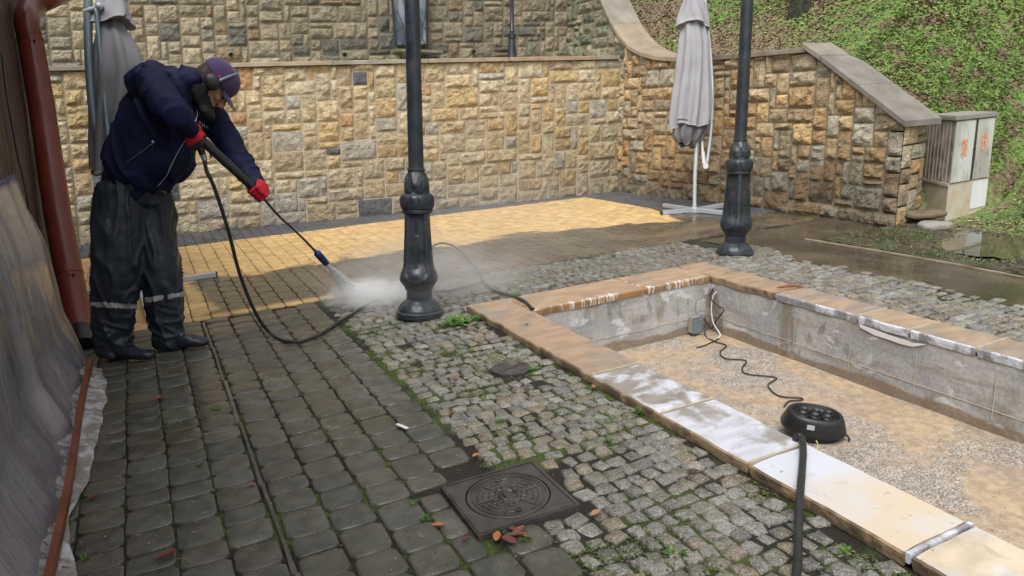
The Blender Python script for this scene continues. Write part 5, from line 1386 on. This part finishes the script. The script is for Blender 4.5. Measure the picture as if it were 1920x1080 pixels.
LGA = [pp(226, 362, -.05), pp(222, 430, -.08), pp(219, 500, -.10), pp(214, 570, -.07), pp(212, 622, -.05), pp(214, 652, -.05)]
LGB = [pp(280, 362, .07), pp(291, 430, .07), pp(300, 500, .04), pp(308, 570, .06), pp(316, 618, .08), pp(322, 640, .08)]
# the body, one continuous surface
mb = MB()
loft(mb, TOR, [(.12, .13), (.13, .15), (.14, .15), (.15, .17), (.12, .15), (.06, .065)])
loft(mb, [pp(352, 158), pp(375, 156), pp(392, 158, .02)], [.065, .058, .055])
mb.ball(hc + fC * .012, (.098, .076, .108), 24, 18, ax=HA)
mb.ball(hc + fF * .040 - fC * .062, (.058, .052, .052), 18, 12, ax=HA)
mb.ball(hc + fF * .090 - fC * .072, (.018, .022, .016), 12, 8, ax=HA)      # chin
loft(mb, [hc + fF * .088 + fC * .012, hc + fF * .108 - fC * .008, hc + fF * .120 - fC * .026, hc + fF * .104 - fC * .036], [.012, .014, .017, .012], n=12)   # nose
mb.ball(hc + fF * .084 + fC * .022, (.018, .050, .012), 14, 8, ax=HA)      # brow
mb.ball(hc + fF * .098 - fC * .052, (.010, .026, .007), 12, 8, ax=HA); mb.ball(hc + fF * .096 - fC * .062, (.010, .022, .006), 12, 8, ax=HA)   # lips
for s_ in (-1, 1):
    mb.ball(hc + fF * .074 + fS * .038 * s_ - fC * .022, (.020, .022, .018), 12, 8, ax=HA)     # cheekbones
    mb.ball(hc - fF * .008 + fS * .080 * s_ - fC * .005, (.018, .010, .030), 12, 8, ax=HA)     # ears
loft(mb, ARN, [.06, .05, .045, .038, .03]); loft(mb, ARF, [.06, .05, .045, .038, .03])
for h_, w_ in ((hN, ARN[-1]), (hFr, ARF[-1])): loft(mb, [w_, w_.lerp(h_, .6)], [.03, .028])
loft(mb, LGA, [.085, .08, .06, .05, .042, .04]); loft(mb, LGB, [.085, .08, .06, .05, .042, .04])
for k, L in (('A', LGA), ('B', LGB)):
    a, b = ft[k]; loft(mb, [a.lerp(b, .2) + VV((0, 0, .05)), a.lerp(b, .8) + VV((0, 0, .035))], [.034, .028])
remeshed(mb, 'body', .0075, M['skin'], PER, smooth_it=4)
# eyes: lids of dark lashes on both sides, glasses-like goggles are not worn
for s_ in (-1, 1):
    mb = MB(); mb.ball(hc + fF * .086 + fS * .030 * s_ + fC * .001, (.010, .013, .0085), 12, 8, ax=HA); mb.build('eye', M['hair'], PER, smooth=True)
# hair, beard, scarf
mb = MB(); mb.ball(hc - fF * .018 + fC * .008, (.095, .082, .100), 20, 14, ax=HA)
remeshed(mb, 'hair', .009, M['hair'], PER, smooth_it=2, disp=lambda p: .003 * noise.noise(p * 90))
mb = MB(); mb.ball(hc + fF * .042 - fC * .074, (.054, .058, .042), 20, 12, ax=HA); mb.ball(hc + fF * .076 - fC * .082, (.034, .038, .028), 16, 10, ax=HA)
loft(mb, [hc + fF * .098 + fS * .026 - fC * .045, hc + fF * .106 - fC * .040, hc + fF * .098 - fS * .026 - fC * .045], [.007] * 3, n=10, ref=tuple(fC))
mb.ball(hc + fS * .060 - fC * .050 + fF * .008, (.028, .014, .026), 14, 10, ax=HA)
remeshed(mb, 'beard', .0065, M['beard'], PER, smooth_it=3, disp=lambda p: .0035 * noise.noise(p * 110))
mb = MB(); loft(mb, [pp(354, 150), pp(368, 160), pp(380, 178), pp(386, 200), pp(392, 216, -.03)], [(.056, .095), (.056, .095), (.048, .085), (.038, .065), (.024, .045)])
remeshed(mb, 'scarf', .009, M['scarf'], PER, smooth_it=4, disp=lambda p: .004 * noise.noise(p * 16) + .0035 * (1 - abs(noise.noise(p * 30)) * 2.5))
# jacket
def fold(p, f, amp, d, ax_=None):
    q = p - hc; s = q.dot(d); v = 1 - abs(noise.noise(VV((s * f, q.dot(CU) * f * .25 + 3, q.dot(CR) * f * .25))) * 2.2); return amp * (max(0, v) ** 2 - .4)
mb = MB()
loft(mb, TOR, [(.182, .165), (.196, .18), (.208, .185), (.198, .195), (.140, .175), (.078, .10)], n=40)
loft(mb, [pp(300, 326, -.02), pp(316, 304, -.02), pp(334, 276, -.01)], [(.09, .13), (.115, .15), (.09, .13)])
mb.ball(pp(282, 156, -.10), .115); mb.ball(pp(352, 172, .10), .105)
loft(mb, [pp(350, 150), pp(368, 158)], [(.082, .115), (.078, .105)])
loft(mb, ARN, [(.090, .095), (.088, .088), (.078, .078), (.066, .068), (.052, .055)]); loft(mb, ARF, [(.098, .09), (.088, .085), (.074, .074), (.068, .068), (.058, .058)])
sA = (ARN[2] - ARN[0]).normalized(); sF = (ARF[-1] - ARF[0]).normalized(); tA = (TOR[4] - TOR[0]).normalized()
def jdisp(p):
    q = p - hc; dN = min((p - a).length for a in ARN[1:]); dF = min((p - a).length for a in ARF[1:])
    big = .010 * noise.noise(p * 5.5) + .004 * noise.noise(p * 26)
    if dF < .14:
        s = (p - ARF[0]).dot(sF); return big * .6 + .012 * (max(0, 1 - abs(noise.noise(VV((s * 15 + 2, p.dot(CF) * 7, p.dot(CU) * 4)))) * 2.4) ** 2 - .4) * (.5 + .5 * sstep(.15, .45, s))
    if dN < .15:
        s = (p - ARN[0]).dot(sA); return big * .6 + .012 * (max(0, 1 - abs(noise.noise(VV((s * 12, p.dot(CF) * 6, p.dot(CU) * 5)))) * 2.4) ** 2 - .4)
    h = (p - TOR[0]).dot(tA); r = p.dot(CR)
    v = 1 - abs(noise.noise(VV((p.dot(CR) * 9 + h * 4, p.dot(CF) * 9, h * 2.5)))) * 2.3
    return big + .016 * (max(0, v) ** 2 - .4) - .020 * (1 - sstep(0, .05, abs(h + .015)))
jk = remeshed(mb, 'jacket', .0095, M['navy'], PER, smooth_it=5, disp=jdisp)
# trousers
mb = MB()
loft(mb, [pp(253, 358), pp(254, 340), pp(255, 318)], [(.160, .135), (.165, .15), (.155, .15)], n=36)
loft(mb, LGA, [(.122, .125), (.128, .125), (.124, .115), (.110, .105), (.100, .10), (.094, .095)], n=32)
loft(mb, LGB, [(.112, .12), (.118, .115), (.110, .11), (.098, .10), (.095, .095), (.090, .09)], n=32)
def tdisp(p):
    z = (p - PER.location).dot(UP); r = p.dot(CR); g_ = p.dot(CF)
    v = 1 - abs(noise.noise(VV((r * 13 + z * 2.5, g_ * 13, z * 2.6)))) * 2.3
    d = .021 * (max(0, v) ** 2 - .4) + .006 * noise.noise(VV((r * 30, g_ * 30, z * 16)))
    low = 1 - sstep(.12, .38, z); w = 1 - abs(noise.noise(VV((r * 6, g_ * 6, z * 19 + r * 9)))) * 2.2
    return d * (1 - .4 * low) + low * .016 * (max(0, w) ** 2 - .35)
tr = remeshed(mb, 'trousers', .0095, M['trouser'], PER, smooth_it=3, disp=tdisp)
PL = PER.location
def band(src, name, mat, test, off=.003, parent=PER):
    me = src.data; mb = MB(); nrm = [v.normal for v in me.vertices]
    for p in me.polygons:
        if test(p.center + PL):
            mb.add([me.vertices[i].co + PL + nrm[i] * off for i in p.vertices], [tuple(range(len(p.vertices)))])
    return mb.build(name, mat, parent, smooth=True)
def pxof(p): return scr(p)
def nearl(p, L): return min((p - q).length for q in catmull(L, 3))
def testA(p):
    x, y = pxof(p); return nearl(p, LGA) < nearl(p, LGB) and abs(y - (570 + .06 * (x - 176))) < 4.6
def testB(p):
    x, y = pxof(p); return nearl(p, LGB) <= nearl(p, LGA) and abs(y - (560 - .16 * (x - 290))) < 4.4 and not (306 < x < 314)
band(tr, 'reflective_tape', M['silver'], testA); band(tr, 'reflective_tape', M['silver'], testB)
# boots
for k in 'AB':
    a, b = ft[k]; a.z = b.z = 0; d = (b - a).normalized(); L = (b - a).length; mb = MB(); Lg = LGA if k == 'A' else LGB
    def q_(t, z): return a + d * (t * L) + VV((0, 0, z))
    loft(mb, [q_(.06, .05), q_(.2, .062), q_(.42, .058), (q_(.68, .044)), q_(.88, .036), q_(.97, .032)], [(.044, .034), (.058, .040), (.054, .042), (.038, .050), (.030, .046), (.022, .034)], ref=tuple(VV((0, 0, 1)).cross(d)), n=24)
    loft(mb, [q_(.22, .05), q_(.24, .12), Lg[-1], Lg[-2]], [.056, .056, .056, .058])
    remeshed(mb, 'boot', .0075, [M['boot'], M['boot_sole']], PER, smooth_it=4, matfn=lambda p: 1 if p.z < .016 else 0, disp=lambda p: (.004 * math.sin(p.z * 190 + 3 * noise.noise(p * 10)) if .07 < p.z < .2 else 0) + .0015 * noise.noise(p * 25))
# gloves
def hand(center, axis, outd, wrist, name, mats, matfn, thumb=1, r=.024, n4=4, curl=3.9, flip=1):
    axis = axis.normalized(); out = (outd - axis * outd.dot(axis)).normalized(); tan = axis.cross(out) * flip; mb = MB()
    pc_ = center + out * (r + .014)
    mb.ball(pc_, (.046, .019, .044), 20, 12, ax=(axis, out, tan))
    mb.ball(pc_ - tan * .020 - axis * .012 * thumb, (.040, .020, .030), 16, 10, ax=(axis, out, tan))
    loft(mb, [wrist, wrist.lerp(pc_, .45), pc_ - tan * .012], [(.036, .036), (.034, .030), (.034, .022)], n=18)
    for i in range(4):
        off = (i - 1.5) * .0215; L = [.92, 1.0, .96, .80][i]; P_ = [pc_ + axis * off + tan * .028]
        a0 = .75
        for k in range(7):
            th = a0 + (curl - a0) * L * k / 6; rr = r + .0095 - .001 * k * .3
            P_.append(center + axis * (off * (1 + .02 * k)) + out * (rr * math.cos(th)) + tan * (rr * math.sin(th)))
        loft(mb, P_, [.0115] + [.0112 - .0004 * k for k in range(7)], n=12, sub=3, ref=tuple(axis))
        mb.ball(P_[0] + out * .003, .0125, 12, 8)
    P_ = [pc_ - tan * .030 - axis * .020 * thumb, center + out * (r + .012) * .5 - tan * (r + .014) - axis * .026 * thumb, center - tan * (r + .012) - out * .012 - axis * .012 * thumb, center - tan * (r * .5) - out * (r + .012) + axis * .006 * thumb]
    loft(mb, P_, [.016, .0145, .0125, .0105], n=12, sub=4, ref=tuple(axis))
    return remeshed(mb, name, .0042, mats, PER, smooth_it=3, matfn=matfn, disp=lambda p: .0012 * noise.noise(p * 60))
gA, gB = pp(364, 246, -.20), pp(380, 290, -.185)                    # pistol grip axis
gax = (gB - gA).normalized(); hcN = gA.lerp(gB, .40)
wdN = (hcN - ARN[-1]).normalized()
gl1 = hand(hcN, gax, -CF * .8 + CU * .45 - CR * .15, ARN[-1], 'glove', [M['red'], M['palm']], lambda p: 1 if (p - ARN[-1]).dot(wdN) > .030 - .25 * (p - ARN[-1]).dot(CR - CU * .2) + .035 else 0, flip=1)
mb = MB(); cu = (ARN[-1] - ARN[-2]).normalized(); loft(mb, [ARN[-1] - cu * .020, ARN[-1] + cu * .010, ARN[-1] + cu * .036], [.049, .050, .042], n=22)
remeshed(mb, 'glove_cuff', .006, M['red'], PER, smooth_it=2, disp=lambda p: .0015 * math.sin((p - ARN[-1]).dot(cu) * 500))
bA, bB = pp(378, 262, -.19), pp(487, 363, -.03)                     # thick insulated barrel
bax = (bB - bA).normalized(); hcF = bA + bax * ((bB - bA).length - .012)
wd = (hcF - ARF[-1]).normalized()
gl2 = hand(hcF, bax, CR * .9 + CU * .40 - CF * .35, ARF[-1] + wd * .01, 'glove', [M['red'], M['palm']], lambda p: 1 if (p - hcF).dot(CR * .75 + CU * .5 - CF * .2) < -.020 else 0, flip=1)
mb = MB(); cu2 = (ARF[-1] - ARF[-2]).normalized(); loft(mb, [ARF[-1] - cu2 * .01, ARF[-1] + cu2 * .022], [.045, .040], n=22); mb.build('glove_cuff', M['red'], PER, smooth=True)
# cap
mb = MB(); vs = []; fs = []; n, m = 40, 12; cc = hc + fC * .040 - fF * .004
for j in range(m + 1):
    ph = (math.pi / 2) * (1 - j / m) * .999; zr = math.sin(ph); rr = math.cos(ph) ** .85
    for k in range(n):
        th = 2 * math.pi * k / n; seam = 1 - .012 * (abs(math.cos(3 * th)) < .12)
        vs.append(cc + fC * (.094 * zr + .004 * math.cos(th)) + fF * (.112 * rr * seam * math.cos(th) - .004) + fS * (.092 * rr * seam * math.sin(th)))
for k in range(n): vs.append(cc - fC * .022 + fF * (.113 * math.cos(2 * math.pi * k / n) - .004) + fS * .093 * math.sin(2 * math.pi * k / n))
for j in range(m + 1):
    for k in range(n): k2 = (k + 1) % n; fs.append((j * n + k, j * n + k2, (j + 1) * n + k2, (j + 1) * n + k))
mb.add(vs, fs); o = mb.build('cap', M['cap'], PER, smooth=True); q = o.modifiers.new('t', 'SOLIDIFY'); q.thickness = .004
mb = MB(); vs = []; fs = []; nx, ny = 16, 8
for s2 in (0, 1):
    for j in range(ny + 1):
        for i in range(nx + 1):
            u = -1 + 2 * i / nx; t = j / ny; f_ = .098 * math.sqrt(max(0, 1 - (u * .80) ** 2)) + t * .078 * math.sqrt(max(0, 1 - u * u * .92))
            vs.append(cc + fF * f_ + fS * (u * .074) + fC * .006 - fC * (.012 + .010 * t * t + .014 * u * u * (.4 + .6 * t) + .004 * s2))
n1 = (nx + 1) * (ny + 1)
for s2 in (0, 1):
    for j in range(ny):
        for i in range(nx): a = s2 * n1 + j * (nx + 1) + i; f = (a, a + 1, a + nx + 2, a + nx + 1); fs.append(f if s2 else f[::-1])
for i in range(nx): a = ny * (nx + 1) + i; fs.append((a, a + 1, a + 1 + n1, a + n1))
mb.add(vs, fs); mb.build('cap_peak', M['cap'], PER, smooth=True)
mb = MB(); mb.ball(cc + fC * .096, .008, 10, 6); mb.build('cap_button', M['cap'], PER, smooth=True)
# ear defenders
for s_ in (1, -1):
    e_ = hc + fS * (.086 * s_) - fC * .004 + fF * .002; mb = MB()
    mb.lathe(e_, [(-.012, .030), (.0, .038), (.010, .040), (.022, .037), (.030, .028), (.033, .012), (.0335, .001)], 28, up=fS * s_, mod=lambda h, th, r: r * (1 + .12 * abs(math.sin(th)))); mb.build('ear_muff', M['black_pl'], PER, smooth=True, auto=40)
mb = MB(); P_ = [hc + fS * (.104 * math.cos(t)) + fC * (.128 * math.sin(t) + .01) + fF * .012 for t in [math.pi * k / 16 for k in range(17)]]; mb.tube(P_, (.007, .003), 8, ref=tuple(fF)); mb.build('headband', M['alu_dark'], PER, smooth=True)
mb = MB(); e_ = hc + fS * .088 + fC * .038 - fF * .006; mb.ball(e_, (.008, .006, .011), 10, 8, ax=HA); mb.build('headband_pad', M['red'], PER, smooth=True)
# zips, pocket, chest lettering and seams laid on the jacket's surface
bpy.context.view_layer.update()
def bvh_of(o):
    me = o.data; return BVHTree.FromPolygons([v.co + PL for v in me.vertices], [tuple(p.vertices) for p in me.polygons])
bj = bvh_of(jk)
def stick(L, off=.004, sub=8):
    out = []
    for x, y in [(p[0], p[1]) for p in catmull([(a, b, 0) for a, b in L], sub)]:
        d = ray(x, y).normalized(); h = bj.ray_cast(CAM, d)
        if h[0] is not None: out.append(h[0] - d * off)
    return out
def line_on(L, r, name, mat, off=.003):
    P_ = stick(L, off)
    if len(P_) > 2: mb = MB(); mb.tube(P_, r, 6); mb.build(name, mat, PER, smooth=True)
line_on([(368, 198), (370, 215), (366, 228)], .0022, 'zip', M['silver'])
line_on([(347, 264), (335, 283), (321, 310), (312, 330), (295, 350)], .0024, 'zip', M['silver'])
line_on([(237, 304), (255, 292), (272, 279), (284, 270)], .0018, 'pocket_zip', M['steel'])
line_on([(285, 264), (288, 268)], .0055, 'zip_pull', M['white_pl'], .006); line_on([(287, 270), (285, 290)], .004, 'zip_cord', M['black_pl'], .005)
for L in ([(374, 228), (376, 231)], [(379, 232), (380, 236)], [(383, 233), (383, 237), (385, 238)], [(388, 236), (388, 240), (391, 240)]): line_on(L, .0022, 'chest_lettering', M['white_paint'], .004)
mb = MB(); q = cc - fF * .070 + fC * .045 + fS * .055
mb.tube([q, q + fF * .018 + fC * .004], .0022, 5); mb.build('cap_mark', M['white_paint'], PER)

# ================================================================= LANCE, HOSE, SPRAY
LN = tag(empty('pressure_washer_lance', hcN), 'black pressure washer lance with a blue nozzle, held by the worker', 'lance')
mb = MB(); mb.tube(catmull([gA - gax * .015, gA.lerp(gB, .3), gA.lerp(gB, .7), gB], 5), [(.017, .021)] * 16, 16, ref=tuple(bax)); mb.build('handle', M['black_pl'], LN, smooth=True, auto=50)
mb = MB(); bP = catmull([gA - bax * .012 + gax * .01, bA, bA.lerp(bB, .3), bA.lerp(bB, .6), bB - bax * .02, bB + bax * .025], 5)
nB = len(bP); mb.tube(bP, [lerp(.026, .022, k / nB) * (1 if 2 < k < nB - 3 else .8) * (1.08 if k % 8 == 4 else 1) for k in range(nB)], 20); mb.build('barrel', M['black_pl'], LN, smooth=True, auto=50)
mb = MB(); mb.tube(catmull([bA + bax * .02 + gax * .02, bA + bax * .035 + gax * .045, bA + bax * .028 + gax * .075], 5), (.005, .008), 8); mb.build('trigger', M['palm'], LN, smooth=True)
mb = MB(); mb.tube([gB, gB + gax * .03], .014, 14); mb.build('hose_coupling', M['steel'], LN, smooth=True, auto=50)
nz = PD(594, 474, 4.52); nz2 = PD(612, 494, 4.60)
mb = MB(); mb.tube(catmull([bB, PD(520, 402, 4.10), PD(548, 428, 4.24), PD(575, 454, 4.39), nz], 8), .0068, 10); mb.build('lance_tube', M['iron'], LN, smooth=True)
mb = MB(); nd = (nz2 - nz).normalized(); mb.tube([nz - nd * .012, nz, nz + nd * .004, nz + nd * .06, nz2, nz2 + nd * .004], [.012, .019, .023, .023, .021, .014], 18); mb.build('nozzle', M['blue_nozzle'], LN, smooth=True, auto=40)
mb = MB(); mb.tube([nz - nd * .035, nz - nd * .008], .011, 6); mb.build('nozzle_collar', M['steel'], LN)
h0 = gB + gax * .028; g1 = G(560, 642, .012)
P_ = [h0, PD(388, 322, 3.76), PD(402, 352, 3.80), PD(428, 432, 3.92), PD(450, 515, 4.05), PD(480, 588, 4.20), G(510, 627, .02), G(545, 641, .012), G(592, 631, .012), G(640, 601, .012), G(690, 571, .012), G(748, 545, .012), G(785, 543, .012), G(822, 546, .012), G(862, 541, .012), G(903, 529, .012)]
Q_ = P_ + [G(925, 544, .014), G(950, 553, .022), G(972, 559, ZB + .014), G(986, 567, ZB + .012), G(997, 578, ZB + .010), G(1003, 586, -.02), G(1010, 640, FZ + .01)]
mb = MB(); mb.tube(catmull(Q_, 8), .0100, 12); tag(mb.build('hose', M['rubber'], smooth=True), 'long black pressure hose drooping from the lance and running behind the near lamp post', 'hose')
P_ = [G(905, 526, .03), G(896, 508, .04), G(880, 488, .05), G(862, 469, .06), G(842, 458, .06), G(822, 457, .05), G(800, 470, .04), G(785, 492, .03), G(770, 515, .02), G(756, 530, .012), G(744, 534, .012)]
mb = MB(); mb.tube(catmull(P_, 8), .0095, 12); tag(mb.build('hose', M['rubber'], smooth=True), 'loop of black hose arching on the wet paving behind the near lamp post', 'hose')
def vol_mat(name, dens, nscale, thr, col=(.95, .96, 1), streak=None, power=1.5):
    m = bpy.data.materials.new(name); m.use_nodes = True; t = m.node_tree; n = t.nodes; l = t.links; n.clear()
    out = n.new('ShaderNodeOutputMaterial'); v = n.new('ShaderNodeVolumePrincipled'); l.new(v.outputs[0], out.inputs['Volume'])
    v.inputs['Color'].default_value = (*col, 1); v.inputs['Anisotropy'].default_value = .2
    tc = n.new('ShaderNodeTexCoord'); ln = n.new('ShaderNodeVectorMath'); ln.operation = 'LENGTH'; l.new(tc.outputs['Object'], ln.inputs[0])
    fo = n.new('ShaderNodeMapRange'); fo.interpolation_type = 'SMOOTHSTEP'; l.new(ln.outputs['Value'], fo.inputs[0]); fo.inputs[1].default_value = 1; fo.inputs[2].default_value = .0; fo.inputs[3].default_value = 0; fo.inputs[4].default_value = 1
    nz_ = n.new('ShaderNodeTexNoise'); nz_.inputs['Scale'].default_value = nscale; nz_.inputs['Detail'].default_value = 4; l.new(tc.outputs['Object'], nz_.inputs['Vector'])
    r = n.new('ShaderNodeMapRange'); r.interpolation_type = 'SMOOTHSTEP'; l.new(nz_.outputs['Fac'], r.inputs[0]); r.inputs[1].default_value = thr; r.inputs[2].default_value = thr + .3
    a = n.new('ShaderNodeMath'); a.operation = 'POWER'; l.new(fo.outputs[0], a.inputs[0]); a.inputs[1].default_value = power
    b = n.new('ShaderNodeMath'); b.operation = 'MULTIPLY'; l.new(a.outputs[0], b.inputs[0]); l.new(r.outputs[0], b.inputs[1])
    c = n.new('ShaderNodeMath'); c.operation = 'MULTIPLY'; l.new(b.outputs[0], c.inputs[0]); c.inputs[1].default_value = dens; l.new(c.outputs[0], v.inputs['Density'])
    return m
def puff(name, c, ax, mat, label, cat):
    mb = MB(); mb.ball((0, 0, 0), 1.0, 24, 16); o = mb.build(name, mat, smooth=True)
    X, Y, Z = ax; o.matrix_world = Matrix(((X.x, Y.x, Z.x, c.x), (X.y, Y.y, Z.y, c.y), (X.z, Y.z, Z.z, c.z), (0, 0, 0, 1)))
    return tag(o, label, cat, kind='stuff')
hx = VV((CR.x, CR.y, 0)).normalized(); hy = VV((-hx.y, hx.x, 0)); hzv = VV((0, 0, 1))
cA = G(682, 552, .06)
puff('spray_cloud', cA + hx * .05, (hx * .40, hy * .28, hzv * .13), vol_mat('dense_spray', 120, 4.2, .36, col=(1, 1, 1)), 'dense white cloud of water spray where the jet hits the paving', 'spray')
puff('mist', G(800, 520, .16), (hx * .95, hy * .75, hzv * .36), vol_mat('thin_mist', 2.3, 2.8, .32, col=(1, 1, 1), power=1.0), 'thin grey mist drifting right behind the near lamp post', 'mist')
puff('mist', G(900, 440, .30), (hx * 1.7, hy * 1.3, hzv * .75), vol_mat('faint_mist', .22, 2.0, .25, col=(1, 1, 1), power=.8), 'faint mist hanging in front of the long wall', 'mist')
# the jet
tgt = G(668, 556, 0.0); jd = (tgt - nz2); jl = jd.length; jd.normalize(); side = hx; side = (side - jd * side.dot(jd)).normalized(); oth = jd.cross(side)
mb = MB(); vs = []; fs = []; n = 28; m = 10
for j in range(m + 1):
    t = j / m; ra = lerp(.007, .105, t ** 1.1); rb = lerp(.006, .035, t)
    for k in range(n): th = 2 * math.pi * k / n; vs.append(VV((ra * math.cos(th), rb * math.sin(th), t * jl)))
for j in range(m):
    for k in range(n): k2 = (k + 1) % n; fs.append((j * n + k, j * n + k2, (j + 1) * n + k2, (j + 1) * n + k))
fs.append(tuple(range(n - 1, -1, -1))); fs.append(tuple(m * n + k for k in range(n))); mb.add(vs, fs)
def jet_mat():
    s = NB('white_water_fan'); x, y, z = s.xyz(); zz_ = s.math('MULTIPLY', z, 1.0 / jl)
    cb = s.n.new('ShaderNodeCombineXYZ'); rad = s.math('DIVIDE', x, s.math('ADD', z, .03)); rad2 = s.math('DIVIDE', y, s.math('ADD', z, .03))
    s.l.new(rad, cb.inputs[0]); s.l.new(rad2, cb.inputs[1]); s.l.new(s.math('MULTIPLY', z, .6), cb.inputs[2])
    st = s.ramp(s.noise(26, 5, cb.outputs[0]), .36, .60, .35, 1.0); gr = s.ramp(s.noise(150, 3), .35, .6, .7, 1.0)
    a = s.math('MULTIPLY', s.math('MULTIPLY', st, gr), s.ramp(zz_, .0, 1.0, 1.0, .5)); s.l.new(a, s.b.inputs['Alpha'])
    c = s.n.new('ShaderNodeRGB'); c.outputs[0].default_value = (.90, .92, .95, 1); s.b.inputs['Transmission Weight'].default_value = .0
    s.b.inputs['Subsurface Weight'].default_value = .0
    return s.out(c.outputs[0], .5)
o = mb.build('water_jet', jet_mat(), smooth=True)
o.matrix_world = Matrix(((side.x, oth.x, jd.x, nz2.x), (side.y, oth.y, jd.y, nz2.y), (side.z, oth.z, jd.z, nz2.z), (0, 0, 0, 1)))
tag(o, 'fan of white water shooting from the blue nozzle to the paving', 'water jet', kind='stuff')

# flying droplets round the jet and the splash
M['drop'] = mk('white_water_drop', (.85, .87, .9), rough=.25, var=.05, bump=0)
mb = MB()
for k in range(1500):
    if k < 600:
        t = ru(.15, 1.0) ** .8; p = nz2 + jd * (jl * t) + side * (ru(-1, 1) * lerp(.008, .10, t)) + oth * (ru(-1, 1) * lerp(.006, .06, t)); d = jd; L = ru(.004, .016)
    else:
        r = abs(random.gauss(0, .19)); th = ru(0, 6.28); p = G(672, 556, 0) + hx * (r * math.cos(th) * 1.2 + .03) + hy * (r * math.sin(th)) + VV((0, 0, abs(random.gauss(0, .05)) + .004)); d = VV((ru(-1, 1), ru(-1, 1), ru(-.3, 1))).normalized(); L = ru(.002, .006)
    w_ = d.orthogonal().normalized() * ru(.0008, .0018); u_ = d.cross(w_)
    mb.add([p - d * L, p + w_, p + u_, p - w_, p - u_, p + d * L], [(0, 2, 1), (0, 3, 2), (0, 4, 3), (0, 1, 4), (5, 1, 2), (5, 2, 3), (5, 3, 4), (5, 4, 1)])
tag(mb.build('water_droplets', M['drop']), 'tiny white water droplets flying round the jet and its splash', 'droplets', kind='stuff')
